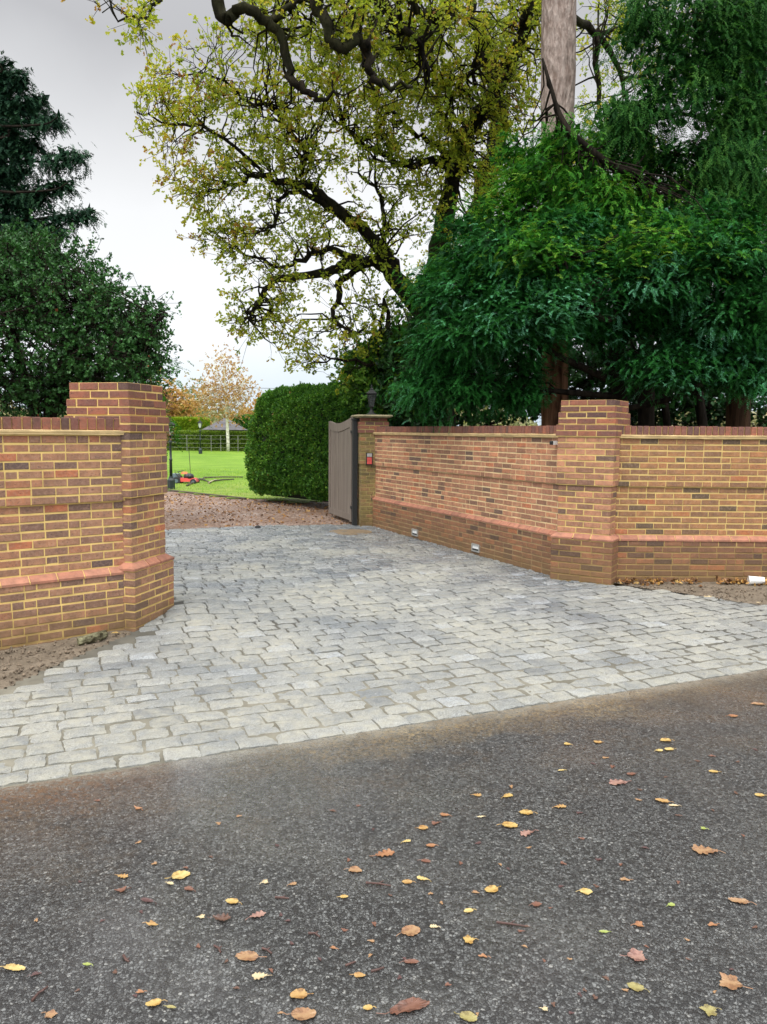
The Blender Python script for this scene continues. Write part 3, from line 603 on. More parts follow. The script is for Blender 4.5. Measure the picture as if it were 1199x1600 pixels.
# dark steel hanging post fixed behind the pier
pp = GP_F + GP_B * .25 - GP_E * .075
t = thing('gate_post', 'dark steel hanging post between the open gate and the mossy pier', 'post', (*pp, 0))
m_ = MB(); m_.box((*pp, 1.02), (.09, .12, 2.12), U); m_.build('post', M_blk, t); m_ = MB(); m_.box((*pp, 2.09), (.13, .15, .03), U); m_.build('cap', M_blk, t)
M_rust = plain('sandy_drain_cover', (.17, .125, .075), .8, .35, 14)
P = g(548, 832); m_ = MB(); m_.lathe((P[0], P[1], .0), [(.40, -.02), (.40, .014), (.37, .018), (.35, .015), (.34, .019), (.02, .021)], 28); o = m_.build('drain_cover', M_rust); tag(o, 'round brown drain cover set in the setts by the gate pier', 'drain cover')
P = g(403, 826); m_ = MB(); m_.lathe((P[0], P[1], -.005), [(.05, 0), (.06, .02), (.05, .05), (.02, .07)], 7); o = m_.build('rubber_stop', M_blk); tag(o, 'small black gate stop at the far edge of the setts', 'gate stop')

# ------------------------------------------------------------------ trees
def barkmat(name, c1, c2, sc=(9, 9, 1.4), bs=.9, moss=0.0):
    m = Mat(name, .95, .08); v = m.mapped(sc); n = m.noise(1.0, 6, .65, v); c = m.mix(m.rng(n, .38, .62), c1, c2)
    if moss: c = m.mix(m.rng(m.noise(1.5, 4), .45, .65, 0, moss), c, (.07, .085, .02))
    m.col(c); m.bump(m.math('ADD', n, m.math('MULTIPLY', m.voro(1.0, 'F1', v), .6)), bs, .05); return m.m
M_oakb = barkmat('oak_bark', (.008, .007, .006), (.026, .021, .014), (9, 9, 3), .9, .15); M_pine = barkmat('pale_pine_bark', (.19, .14, .115), (.38, .31, .27), (16, 16, 5), 1.0); M_pineb = barkmat('brown_furrowed_bark', (.05, .025, .015), (.25, .13, .075), (10, 10, 1.0))
M_dkb = barkmat('dark_bark', (.008, .0065, .005), (.028, .022, .016)); M_cedar = barkmat('orange_bark', (.020, .012, .008), (.075, .042, .025), (12, 12, .8)); M_birch = barkmat('birch_bark', (.55, .52, .42), (.80, .78, .68), (3, 3, 6), .2)
class Leaves:
    def __init__(s): s.V = []; s.Q = []; s.t = []; s.T = []; s.n = 0
    def add(s, V, Q, t): s.V.append(V); s.Q.append(Q + s.n); s.n += len(V); s.t.append(t)
    def build(s, name, mat, parent): return mesh(name, np.concatenate(s.V), np.concatenate(s.Q), mat, parent, np.clip(np.concatenate(s.t), 0, 1), False, np.concatenate(s.T) if s.T else None)
    def diamonds(s, B, D, L, w_, tint, fold=.35, W=None, tw=.5):
        V, Q = quads_leaf(B, D, perp(D) if W is None else W, L, w_, fold, tw=tw); s.add(V, Q, np.repeat(tint, 4))
    def lobed(s, B, D, L, w_, tint, fold=.3):
        """wavy oak-like leaf: two quads each side of the midrib tip to base, notched"""
        W = perp(D); Nn = np.cross(D, W) * fold; L = L[:, None]; w_ = w_[:, None]
        p = [B, B + D * L * .35 + W * w_ * .75 + Nn * w_, B + D * L * .52 + W * w_ * .45, B + D * L * .75 + W * w_ + Nn * w_, B + D * L, B + D * L * .75 - W * w_ + Nn * w_, B + D * L * .52 - W * w_ * .45, B + D * L * .35 - W * w_ * .75 + Nn * w_]
        V = np.stack(p, 1).reshape(-1, 3); b = np.arange(len(B))[:, None] * 8
        s.T.append(np.concatenate([b + np.array([[0, 1, 7]]), b + np.array([[3, 4, 5]])]) + s.n)
        s.add(V, np.concatenate([b + np.array([[1, 2, 6, 7]]), b + np.array([[2, 3, 5, 6]])]), np.repeat(tint, 8))
def ell(blob, n, shell=.0):
    """blob: (px, py, depth, rx px, ry px, depth radius) -> n points in an ellipsoid, and its centre"""
    px, py, Y, rx_, ry_, rd = blob; c = at(px, py, Y); d = rand_unit(n); r = rng.random(n) ** (1 / 3.)
    if shell: r = 1 - (1 - r) * (1 - shell)
    P = d * r[:, None] * np.array([rx_ * Y / F, rd, ry_ * Y / F]); return c + P, c
def path(pts):
    """(px,py,Y,radius px) stations -> smooth points and radii"""
    P = np.array([at(a, b, c) for a, b, c, r in pts]); rr = np.array([r * c / F for a, b, c, r in pts])
    t = np.arange(len(P)); tt = np.linspace(0, len(P) - 1, (len(P) - 1) * 4 + 1); out = np.zeros((len(tt), 3))
    T = np.gradient(P, axis=0)
    for k, q in enumerate(tt):
        i = min(int(q), len(P) - 2); s_ = q - i
        out[k] = (2 * s_ ** 3 - 3 * s_ ** 2 + 1) * P[i] + (s_ ** 3 - 2 * s_ ** 2 + s_) * T[i] * .8 + (-2 * s_ ** 3 + 3 * s_ ** 2) * P[i + 1] + (s_ ** 3 - s_ ** 2) * T[i + 1] * .8
    return out, np.interp(tt, t, rr)
def nearest(S, P):
    i = []
    for p in P:
        d = np.sqrt(((S - p) ** 2).sum(1)); ok = np.flatnonzero(d < d.min() * 1.3 + .12); i.append(int(ok[rng.integers(len(ok))]))
    i = np.array(i); return S[i], i
def twig(m_, a, b, r0, r1, sag=.12, k=4, n=5):
    d = np.linalg.norm(b - a); t = np.linspace(0, 1, n)[:, None]; o = rng.normal(0, .07 * d, 3)
    P = a + (b - a) * t + np.sin(t * math.pi) * o + np.array([0, 0, sag * d]) * np.sin(t * math.pi) * t; P[1:-1] += rng.normal(0, .03 * d, (n - 2, 3)); m_.tube(P, np.linspace(r0, r1, n), k, caps=False); return P

# --- the oak
oak = thing('oak_tree', 'spreading oak with thin yellow green autumn leaves and crooked dark limbs behind the gate', 'tree', (*at(676, 795, 18.2)[:2], 0))
tr, sk, skr = MB(), [], []
limb = MB()
oak_limbs = [
 ('t', [(678, 815, 18.2, 30), (674, 640, 18.1, 25), (670, 480, 17.9, 21), (688, 385, 17.8, 17), (705, 300, 17.6, 15), (725, 222, 17.4, 14), (758, 165, 17, 13), (790, 112, 16.6, 12), (812, 58, 16.3, 12), (835, -5, 16, 10), (870, -90, 16, 8), (880, -220, 16, 5)]),
 ('t', [(676, 640, 18.1, 18), (662, 500, 17.8, 17), (640, 462, 17.7, 16), (612, 425, 17.5, 16), (600, 395, 17.3, 13), (572, 362, 17, 11), (536, 336, 16.8, 10), (500, 303, 16.5, 8.5), (462, 288, 16.3, 6.5), (415, 279, 16, 4.5), (370, 285, 15.8, 3), (325, 300, 15.6, 1.5)]),
 ('l', [(612, 418, 17.5, 11), (575, 409, 17.2, 10), (540, 418, 17.0, 9), (500, 430, 16.8, 7.5), (455, 434, 16.5, 6), (420, 444, 16.3, 5), (404, 470, 16.2, 5), (396, 490, 16.1, 4), (380, 505, 16, 2)]),
 ('l', [(575, 409, 17.2, 7), (540, 398, 16.9, 6), (505, 390, 16.6, 5), (470, 408, 16.4, 4), (445, 420, 16.2, 3), (410, 405, 16, 2.5), (360, 388, 15.8, 1.5)]),
 ('l', [(560, 420, 17.1, 5), (535, 440, 16.9, 6), (530, 470, 16.8, 5), (520, 500, 16.6, 3), (560, 520, 16.5, 2)]),
 ('l', [(536, 336, 16.8, 7), (470, 300, 16.3, 4), (440, 310, 16.1, 3), (430, 350, 16, 3), (400, 365, 15.9, 1.5)]),
 ('l', [(708, 262, 17.5, 8), (680, 250, 17.4, 6.5), (640, 258, 17.2, 6), (605, 243, 17, 5), (565, 225, 16.8, 4), (542, 196, 16.6, 3), (520, 190, 16.4, 2)]),
 ('l', [(700, 248, 17.5, 6), (680, 225, 17.3, 5), (655, 212, 17.1, 4), (620, 190, 16.9, 3), (590, 140, 16.7, 2)]),
 ('l', [(470, 275, 16.2, 4), (475, 240, 16, 3), (430, 170, 15.8, 3), (390, 160, 15.6, 2.5), (340, 120, 15.3, 1.8), (270, 115, 15, 1)]),
 ('l', [(415, 279, 16, 3), (350, 215, 15.6, 3), (300, 195, 15.4, 2.5), (250, 190, 15.2, 2), (215, 175, 15, 1)]),
 ('l', [(600, 395, 17.2, 5), (600, 350, 17, 4), (590, 300, 16.9, 3), (560, 270, 16.7, 2)]),
 ('l', [(770, 255, 19.5, 20), (752, 330, 19.6, 22), (742, 420, 19.8, 24), (740, 560, 20, 26)]),
 ('l', [(770, 255, 19.5, 19), (778, 180, 19.3, 15), (765, 100, 19, 11), (740, 30, 18.6, 8), (720, -60, 18, 5)]),
 ('l', [(870, -90, 16, 9), (760, -230, 15, 11), (560, -260, 14, 12), (400, -180, 13.2, 13), (330, -50, 13, 12), (340, -2, 13, 11), (352, 33, 13, 10), (381, 14, 13, 9), (419, 34, 13.2, 9), (440, 68, 13.3, 7.5), (455, 118, 13.4, 7), (471, 138, 13.4, 6.5), (492, 149, 13.5, 5), (530, 152, 13.6, 2)]),
 ('l', [(419, 34, 13.2, 6), (446, 20, 13.3, 5), (464, -14, 13.4, 5), (480, -80, 13.5, 5)]),
 ('l', [(560, -260, 14, 11), (490, -90, 13.2, 12), (497, 0, 13, 11), (514, 52, 13, 9), (538, 70, 13, 8.5), (565, 57, 13.1, 8), (572, 82, 13.2, 7), (578, 122, 13.3, 6), (602, 131, 13.4, 5), (645, 136, 13.5, 2.5)]),
 ('l', [(760, -230, 15, 10), (560, -60, 14, 12), (592, 0, 14, 11), (622, 34, 14, 7), (660, 70, 14.2, 5), (670, 120, 14.4, 3)]),
 ('l', [(835, -5, 16, 8), (740, -40, 15.3, 9), (700, 12, 15, 8), (680, 22, 14.9, 8), (652, 12, 14.8, 7), (630, -30, 14.7, 5)]),
 ('l', [(330, -50, 13, 8), (300, -50, 12.6, 4), (260, -10, 12.4, 3), (215, 25, 12.2, 2.5), (160, 20, 12, 1)]),
 ('l', [(725, 222, 17.4, 6), (690, 180, 17, 5), (680, 130, 16.8, 4), (655, 90, 16.6, 3)]),
 ('l', [(790, 112, 16.6, 6), (760, 90, 16.2, 5), (735, 110, 16, 4), (700, 170, 16, 2)]),
 ('l', [(835, -5, 16, 8), (880, 20, 17, 7), (930, 50, 18.5, 6), (965, 110, 19.3, 4), (990, 180, 19.5, 2)]), ('l', [(930, 50, 18.5, 5), (935, 140, 19.2, 4), (945, 230, 19.5, 3), (970, 290, 19.5, 1.5)]), ('l', [(930, 50, 18.5, 4), (990, 40, 19.3, 3), (1050, 20, 19.5, 2)]),
 ('l', [(690, 560, 18, 6), (640, 560, 17.5, 5), (610, 520, 17.3, 4), (600, 470, 17.2, 3), (590, 560, 17.2, 2)]),
 ('l', [(640, 560, 17.5, 4), (580, 570, 17, 3), (530, 560, 16.8, 2), (480, 570, 16.6, 1)]),
]
for kind, pts in oak_limbs:
    P, r = path(pts); r = r * .86; P[1:-1] += rng.normal(0, .035, (len(P) - 2, 3)); (tr if kind == 't' else limb).tube(P, r, 10, wob=.3)
    sk.append(P); skr.append(r)
SK = np.concatenate(sk); SR = np.concatenate(skr)
tr.build('trunk', M_oakb, oak, True); limb.build('limb', M_oakb, oak, True)
oak_blobs = [(200, 10, 12.2, 78, 45, .7, 16), (232, 60, 12.2, 20, 22, .4, 7), (245, 180, 14.9, 34, 30, .6, 12), (240, 125, 15, 24, 22, .5, 6), (290, 290, 15.3, 44, 26, .7, 14), (305, 135, 15.2, 75, 45, 1.0, 34), (270, 185, 15, 50, 28, .8, 14), (400, 95, 15.3, 100, 75, 1.2, 60), (400, 185, 15.5, 100, 70, 1.2, 60), (315, 265, 15.4, 70, 40, .9, 30),
 (420, 255, 15.8, 100, 50, 1.1, 46), (365, 330, 15.8, 75, 45, .9, 34), (350, 385, 15.7, 48, 30, .7, 16), (430, 365, 16, 80, 50, 1, 32), (385, 500, 16, 46, 30, .7, 16), (420, 450, 16.2, 70, 45, .9, 28), (490, 480, 16.5, 90, 55, 1.0, 36),
 (440, 520, 16.5, 60, 30, .8, 10), (530, 545, 16.7, 85, 42, 1.0, 26), (590, 500, 17, 55, 60, 1, 20), (560, 380, 16.8, 80, 55, 1.1, 34), (500, 340, 16.4, 60, 40, .9, 16), (520, 215, 16, 110, 90, 1.4, 84), (610, 110, 15.5, 120, 105, 1.6, 120), (660, 230, 16.5, 95, 80, 1.4, 66), (640, 330, 17, 70, 60, 1.1, 30),
 (720, 60, 15.8, 120, 90, 1.6, 110), (770, 190, 17, 90, 100, 1.6, 84), (745, 320, 18.5, 60, 90, 1.0, 44), (810, 90, 16.5, 70, 110, 1.4, 60), (500, 40, 13.6, 110, 60, 1.2, 60), (690, 430, 18.5, 45, 55, .8, 16), (600, 20, 14.2, 120, 60, 1.0, 60),
 (940, 120, 19.5, 80, 130, 1.5, 46), (960, 260, 19.5, 70, 70, 1.2, 26), (1020, 60, 19.5, 70, 90, 1.4, 22)]
M_oak = leaf_mat('oak_leaf', [(0, (.13, .19, .020)), (.3, (.26, .34, .032)), (.55, (.42, .47, .045)), (.75, (.55, .50, .06)), (.9, (.42, .22, .05)), (1, (.26, .12, .06))], .55, .5, .25)
lv = Leaves(); tw = MB()
for b in oak_blobs:
    C, _ = ell(b[:6], max(3, int(b[6] * (.66 if b[0] < 480 else .74 if b[0] < 600 else .95))), .15); S, si = nearest(SK, C); edge = 1 if b[0] < 360 else 0
    for c, s, i in zip(C, S, si):
        P = twig(tw, s, c, min(.028, SR[i] * .6), .006, k=4, n=6); d = c - s; d = d / (np.linalg.norm(d) + 1e-6); base = rng.normal(.46 + .16 * edge, .15)
        for q in range(int(rng.integers(5, 9))):
            o_ = P[int(rng.integers(3, 6))]; e_ = o_ + d * rng.uniform(.05, .25) + rng.normal(0, .17, 3) * [1, 1, .8]; tw.tube([o_, (o_ + e_) / 2 + rng.normal(0, .02, 3), e_], [.005, .004, .0025], 3, caps=False)
            n = int(rng.integers(5, 10)); ax = norm((e_ - o_)[None])[0]; B = e_ + rng.normal(0, .03, (n, 3)) - ax * rng.random((n, 1)) * .07
            D = norm(ax * .55 + rng.normal(0, .75, (n, 3)) + [0, 0, -.15]); lv.lobed(B, D, rng.uniform(.055, .10, n), rng.uniform(.021, .035, n), base + rng.normal(0, .13, n))
tw.build('twigs', M_oakb, oak); lv.build('crown', M_oak, oak)

# --- frond sprays for conifers
def fronds(lv, B, D, L, k=14, ll=.075, lw=.010, tint=None, droop=.5, flat=None):
    """B,D,L: spray base, direction, length. k leaflets on alternate sides, the tip hanging."""
    n = len(B); W = norm(np.cross(D, np.array([0, 0, 1.])) + rng.normal(0, .25, (n, 3))); s_ = (np.arange(k) + .5) / k
    P = B[:, None] + D[:, None] * (L[:, None, None] * s_[None, :, None]); P[..., 2] -= droop * L[:, None] * s_[None, :] ** 2
    T = D[:, None] + np.zeros((1, k, 1)); T = T.copy(); T[..., 2] -= 2 * droop * s_[None]; T /= np.linalg.norm(T, axis=-1)[..., None]
    sg = np.where(np.arange(k) % 2 == 0, 1., -1.)[None, :, None]
    dd = T * .8 + W[:, None] * sg * .75 + rng.normal(0, .18, (n, k, 3)); dd[..., 2] -= .15; dd /= np.linalg.norm(dd, axis=-1)[..., None]
    le_ = ll * (1.15 - .75 * s_[None] ** 1.5) * rng.uniform(.75, 1.25, (n, k)); tt = (tint if tint is not None else rng.random(n))[:, None] + rng.normal(0, .08, (n, k)) + .12 * s_[None]
    Wn = np.cross(dd.reshape(-1, 3), np.cross(T, W[:, None]).reshape(-1, 3)); Wn = norm(Wn + rng.normal(0, .15, Wn.shape))
    lv.diamonds(P.reshape(-1, 3), dd.reshape(-1, 3), le_.ravel(), np.full(n * k, lw) * rng.uniform(.8, 1.3, n * k), tt.ravel(), .2, Wn, .55)
def boughs(blobs, k, fx=.55, fy=.26, jit=.55):
    out = []
    for b in blobs:
        for _ in range(k):
            d = rand_unit(1)[0]; r = (.25 + .75 * rng.random()) ** .6; s_ = rng.uniform(.75, 1.3)
            out.append((b[0] + d[0] * r * b[3] * .8, b[1] + d[2] * r * b[4] * .9, b[2] + d[1] * jit - .15, b[3] * fx * s_, max(9, b[4] * fy * s_), .30 + .2 * rng.random(), max(2, int(b[6] / k)), (b[7] if len(b) > 7 else 0) + rng.normal(0, .10)))
    return out
def conifer(name, label, base, trunk, limbs, blobs, bark, leafm, nscale=1.0, k=13, ll=.08, lw=.011, droop=.55, fl=(.25, .5), tw_r=.016, tintmu=.45, per=(5, 9), trunkmat=None, spread=.28, fill=0, cl=1.0):
    root = thing(name, label, 'tree', (*base[:2], 0)); tr, lb = MB(), MB(); sk_, sr_ = [], []
    for pts in trunk: P, r = path(pts); tr.tube(P, r, 12, wob=.14); sk_.append(P); sr_.append(r)
    for pts in limbs: P, r = path(pts); lb.tube(P, r, 8, wob=.15); sk_.append(P); sr_.append(r)
    S_, R_ = np.concatenate(sk_), np.concatenate(sr_); tr.build('trunk', trunkmat or bark, root, True); lv = Leaves()
    for b in blobs:
        C, cc = ell(b[:6], max(1, int(b[6] * nscale)), .25); S0, si = nearest(S_, cc[None]); S = np.repeat((S0 + cc) / 2, len(C), 0)
        twig(lb, S0[0], cc, min(tw_r, R_[si[0]] * .6), .007, .15, 5, 6)
        for c in C: twig(lb, cc, c, .006, .003, .1, 3, 4)
        nf = rng.integers(per[0], per[1] + 1, len(C)); ci = np.repeat(np.arange(len(C)), nf); n = len(ci)
        out = norm(C - S + (C - cc) * .8 + rng.normal(0, .15, C.shape))
        B = C[ci] + rng.normal(0, spread, (n, 3)) * [1, 1, .7]; D = norm(out[ci] * .7 + rng.normal(0, .5, (n, 3)) * [1, 1, .35] + [0, -.12, 0])
        if fill:
            n2 = int(fill * b[6] * nscale); B2, _ = ell((*b[:3], b[3] * .85, b[4] * .85, b[5] * .8), n2); lv.diamonds(B2, rand_unit(n2), rng.uniform(.10, .20, n2), rng.uniform(.02, .05, n2), rng.normal(.12, .08, n2))  # added dark inner leaves block the sky and colour in the crown's shade
        base_t = rng.normal(tintmu + (b[7] if len(b) > 7 else 0), .17, len(C))
        fronds(lv, B, D, rng.uniform(fl[0], fl[1], n), k, ll, lw, base_t[ci] + rng.normal(0, .08, n), droop)
    lb.build('branches', bark, root, True); lv.build('crown', leafm, root); return root
M_yew = leaf_mat('blue_green_needles', [(0, (.004, .022, .005)), (.35, (.015, .092, .015)), (.6, (.030, .155, .029)), (.8, (.050, .21, .075)), (1, (.12, .34, .20))], .25, .55, .06)
M_mid = leaf_mat('mid_green_needles', [(0, (.008, .036, .006)), (.4, (.030, .15, .015)), (.75, (.075, .26, .026)), (1, (.20, .36, .045))], .35, .55, .06)
M_thread = leaf_mat('dark_thread_needles', [(0, (.007, .034, .009)), (.5, (.027, .112, .021)), (1, (.085, .22, .04))], .35, .55, .06)

# tall bare trunk with high crown out of sight, then the evergreens round it
pine = thing('tall_pine', 'tall straight bare trunk, pale above and furrowed brown below, rising through the evergreens', 'tree', (*at(867, 790, 13.4)[:2], 0))
m_ = MB(); P, r = path([(867, 850, 13.4, 27), (867, 700, 13.4, 21), (867, 600, 13.4, 20), (868, 450, 13.4, 20)]); m_.tube(P, r, 20, wob=.10); m_.build('trunk', M_pineb, pine, True)
m_ = MB(); P, r = path([(868, 450, 13.4, 19.6), (870, 300, 13.4, 22), (872, 150, 13.4, 25), (874, 0, 13.4, 25), (876, -150, 13.4, 24), (878, -500, 13.4, 20)]); m_.tube(P, r, 20, wob=.06); m_.build('upper_trunk', M_pine, pine, True)

conifer('cypress_tree', 'blue green drooping evergreen hanging over the drive wall', at(930, 700, 12.6),
 [[(985, 860, 12.8, 12), (975, 660, 12.7, 11), (960, 560, 12.6, 10), (985, 440, 12.5, 8), (1000, 320, 12.4, 5)]],
 [[(960, 560, 12.6, 8), (1010, 470, 12.3, 6), (1050, 405, 12.1, 4), (1090, 360, 12, 2)], [(965, 580, 12.6, 7), (900, 500, 12.3, 5), (850, 440, 12.1, 4), (800, 390, 12, 2)], [(968, 600, 12.6, 7), (880, 560, 12.2, 5), (800, 520, 11.9, 4), (700, 500, 12.2, 2)],
  [(972, 620, 12.6, 6), (860, 610, 12.4, 4), (760, 590, 12.3, 3), (680, 570, 12.6, 2)], [(965, 590, 12.6, 6), (1050, 560, 12.2, 5), (1130, 520, 11.9, 3), (1200, 500, 11.8, 2)], [(960, 560, 12.6, 6), (930, 430, 12.2, 4), (880, 350, 12, 2)], [(1000, 480, 12.4, 5), (1090, 430, 12, 4), (1180, 400, 11.8, 2)], [(975, 640, 12.7, 5), (1060, 620, 12.4, 4), (1150, 590, 12.2, 2)]],
 boughs([(700, 470, 12.5, 65, 65, .7, 34), (690, 560, 12.8, 52, 52, .6, 22), (790, 440, 12.1, 95, 70, .8, 56), (785, 535, 12.1, 95, 55, .7, 46), (915, 410, 12, 100, 70, .9, 60, .08), (935, 500, 12, 105, 55, .8, 48, .1), (1045, 450, 12, 110, 80, .9, 64), (1050, 555, 12.2, 105, 50, .7, 40),
  (1155, 440, 11.9, 85, 100, .9, 56), (1165, 560, 12.1, 75, 60, .7, 30), (735, 600, 12.6, 75, 36, .5, 34), (660, 610, 13.2, 50, 40, .5, 24), (800, 610, 12.8, 40, 28, .5, 14), (1280, 450, 12, 70, 140, .9, 30), (850, 480, 11.9, 80, 55, .6, 34, .2), (1010, 430, 11.8, 70, 40, .5, 24, .25), (1080, 570, 11.9, 60, 30, .4, 14, .22), (868, 475, 11.7, 46, 45, .5, 32), (760, 375, 12.2, 60, 40, .6, 24), (1020, 360, 12.2, 70, 45, .6, 24), (1130, 340, 12.2, 50, 40, .6, 16), (880, 370, 12, 50, 34, .5, 18), (1150, 500, 11.5, 70, 60, .6, 44), (1120, 400, 11.7, 80, 45, .6, 40), (1170, 590, 11.9, 60, 40, .5, 24)], 9, .55, .34), M_dkb, M_yew, 2.7, 20, .038, .0056, .42, (.11, .25), per=(12, 19), fill=9, spread=.15)
conifer('yew_tree', 'mid green bushy evergreen growing around the tall bare trunk', at(900, 700, 14.6),
 [[(1010, 850, 14.8, 13), (1010, 560, 14.8, 12), (1015, 380, 14.6, 8), (1020, 240, 14.4, 4)]],
 [[(1012, 480, 14.6, 6), (930, 400, 14.2, 5), (860, 350, 13, 4), (800, 330, 13, 2)], [(1015, 400, 14.6, 5), (1000, 282, 12.6, 7), (960, 262, 12.3, 6), (930, 240, 12.2, 5.5), (897, 212, 12.2, 5), (874, 178, 12.3, 4), (848, 92, 12.4, 2)], [(1015, 420, 14.6, 6), (985, 470, 12.6, 5), (950, 500, 11.6, 5), (905, 470, 11.4, 4), (880, 400, 11.4, 2)], [(1015, 380, 14.6, 5), (1090, 300, 14.3, 4), (1160, 260, 14, 2)], [(1012, 440, 14.6, 5), (820, 420, 14.2, 4), (760, 400, 14, 2)]],
 boughs([(790, 335, 13.6, 55, 50, .6, 26), (760, 400, 14, 42, 50, .5, 20), (835, 340, 13, 60, 55, .6, 32), (900, 350, 12.9, 60, 45, .6, 26), (960, 340, 13.8, 90, 70, .9, 46), (1060, 310, 14.2, 95, 80, .9, 54), (1155, 290, 14, 80, 95, .9, 50), (885, 228, 12.9, 34, 30, .4, 8), (960, 235, 13.8, 60, 45, .6, 16), (820, 250, 13.6, 45, 35, .5, 10), (900, 290, 12.9, 50, 30, .4, 14, .1), (1090, 380, 13, 90, 45, .7, 46), (980, 400, 12.6, 80, 40, .6, 34, .1), (860, 400, 12.3, 70, 45, .5, 34), (1010, 250, 13.4, 60, 45, .6, 22), (1150, 360, 12.6, 70, 50, .6, 30), (840, 400, 11.7, 50, 34, .4, 14), (980, 395, 11.6, 60, 34, .4, 16), (1100, 395, 11.6, 70, 40, .4, 20), (730, 420, 12.6, 36, 40, .4, 14), (690, 440, 14, 40, 36, .5, 14), (930, 310, 12.7, 60, 45, .5, 28), (1000, 350, 12.6, 60, 40, .5, 26), (840, 290, 12.9, 40, 34, .4, 14)], 9, .55, .36), M_dkb, M_mid, 2.8, 17, .042, .007, .35, (.12, .26), tintmu=.55, per=(9, 14), fill=7, spread=.18)
conifer('lawson_cypress', 'tall dark evergreen with long hanging threads and an orange trunk by the frame edge', at(1160, 700, 13.6),
 [[(1150, 870, 13.6, 20), (1155, 600, 13.6, 18), (1165, 400, 13.6, 15), (1180, 200, 13.6, 12), (1190, 0, 13.6, 9), (1195, -160, 13.6, 5)]],
 [[(1182, 160, 13.6, 5), (1100, 70, 13.2, 4), (1040, 20, 13, 2)], [(1180, 220, 13.6, 5), (1080, 180, 13.2, 3), (1000, 180, 13, 1.5)], [(1185, 60, 13.6, 5), (1110, -20, 13.2, 3), (1060, -40, 13, 2)], [(1175, 300, 13.6, 5), (1100, 250, 13.2, 3), (1030, 240, 13, 2)]],
 boughs([(1100, 60, 13, 85, 90, .8, 44), (1160, 150, 13, 65, 120, .8, 50), (1060, 160, 13, 70, 75, .8, 28), (1110, 240, 13, 70, 60, .7, 26), (990, 190, 13, 55, 45, .6, 12), (1180, 20, 13, 60, 100, .8, 34), (1020, 30, 13.2, 50, 60, .6, 10), (1260, 120, 13, 60, 200, .8, 24), (1180, 260, 12.6, 40, 70, .6, 30), (1130, 320, 12.8, 60, 40, .6, 26)], 8, .5, .4), M_dkb, M_thread, 3.0, 20, .046, .0075, .85, (.16, .42), trunkmat=M_cedar, per=(8, 13), fill=9, spread=.2)

# --- broadleaf shrubs
def shrub(name, label, cat, base, stems, blobs, leafm, bark=M_dkb, ll=(.05, .08), lw=.38, per=(30, 60), rad=.16, tmu=.45, shell=.35, glossy=False, up=.2):
    root = thing(name, label, cat, (*base[:2], 0)); tr = MB(); sk_ = []
    for pts in stems: P, r = path(pts); tr.tube(P, r, 7, wob=.15); sk_.append(P)
    S_ = np.concatenate(sk_); lv = Leaves(); tw_ = MB()
    for b in blobs:
        C, cc = ell(b[:6], b[6], shell); S, si = nearest(S_, C)
        for c, s in zip(C, S): twig(tw_, s, c, .011, .004, .12, 4, 5)
        nt_ = max(1, int((per[0] + per[1]) / 2 / 8)); ci = np.repeat(np.arange(len(C)), nt_); out = norm(C - cc + rng.normal(0, .2, C.shape))
        tips_ = C[ci] + rng.normal(0, rad, (len(ci), 3)); td = norm(out[ci] * .8 + rng.normal(0, .45, (len(ci), 3)) + [0, 0, up])
        for p_, c_ in zip(tips_[::2], C[ci][::2]): tw_.tube([c_, p_], [.0035, .002], 3, caps=False)
        ni = rng.integers(5, 12, len(ci)); ti = np.repeat(np.arange(len(ci)), ni); n = len(ti); tt_ = rng.normal(tmu, .13, len(C))[ci] + rng.normal(0, .10, len(ci))
        B = tips_[ti] - td[ti] * (rng.random((n, 1)) * ll[1] * 1.7); D = norm(td[ti] * .55 + rng.normal(0, .6, (n, 3))); L = rng.uniform(ll[0], ll[1], n)
        lv.diamonds(B, D, L, L * lw * rng.uniform(.7, 1.2, n), tt_[ti] + rng.normal(0, .10, n), .35)
    tr.build('trunk', bark, root, True); tw_.build('branches', bark, root); lv.build('crown', leafm, root); return root
M_holly = leaf_mat('glossy_dark_leaf', [(0, (.008, .030, .008)), (.4, (.024, .090, .018)), (.7, (.052, .155, .036)), (.95, (.13, .26, .11)), (.985, (.14, .24, .09)), (1, (.22, .07, .03))], .2, .40, .25)
M_laur = leaf_mat('green_leaf', [(0, (.02, .07, .010)), (.4, (.065, .18, .018)), (.75, (.14, .29, .032)), (1, (.30, .40, .06))], .4, .45, .25)
shrub('evergreen_bush', 'glossy dark green bush rising behind the left brick wall and pillar', 'bush', at(80, 700, 9.2),
 [[(70, 800, 9.4, 12), (80, 640, 9.3, 10), (110, 540, 9.2, 7), (150, 470, 9.1, 4)], [(75, 700, 9.3, 9), (30, 560, 9.2, 7), (10, 440, 9.1, 4)], [(85, 640, 9.3, 7), (160, 570, 9.1, 5), (220, 520, 9.0, 3), (262, 490, 9, 1.5)], [(60, 640, 9.3, 7), (-40, 560, 9.2, 5), (-80, 460, 9.2, 3)]],
 [(35, 405, 9.5, 60, 38, .5, 36), (30, 445, 9.2, 85, 62, .8, 90), (105, 415, 9.3, 40, 34, .5, 22), (120, 475, 9.1, 75, 52, .8, 76), (190, 495, 9.0, 55, 42, .6, 48), (222, 514, 9.0, 32, 32, .5, 24), (50, 545, 9.0, 95, 65, .9, 110), (165, 560, 9.0, 75, 45, .7, 66), (215, 565, 9.1, 40, 30, .5, 24), (40, 620, 9.3, 90, 36, .7, 50), (110, 610, 9.3, 60, 34, .7, 34), (-60, 520, 9.2, 60, 120, .8, 60)], M_holly, ll=(.026, .050), per=(80, 120), rad=.125, up=.45)
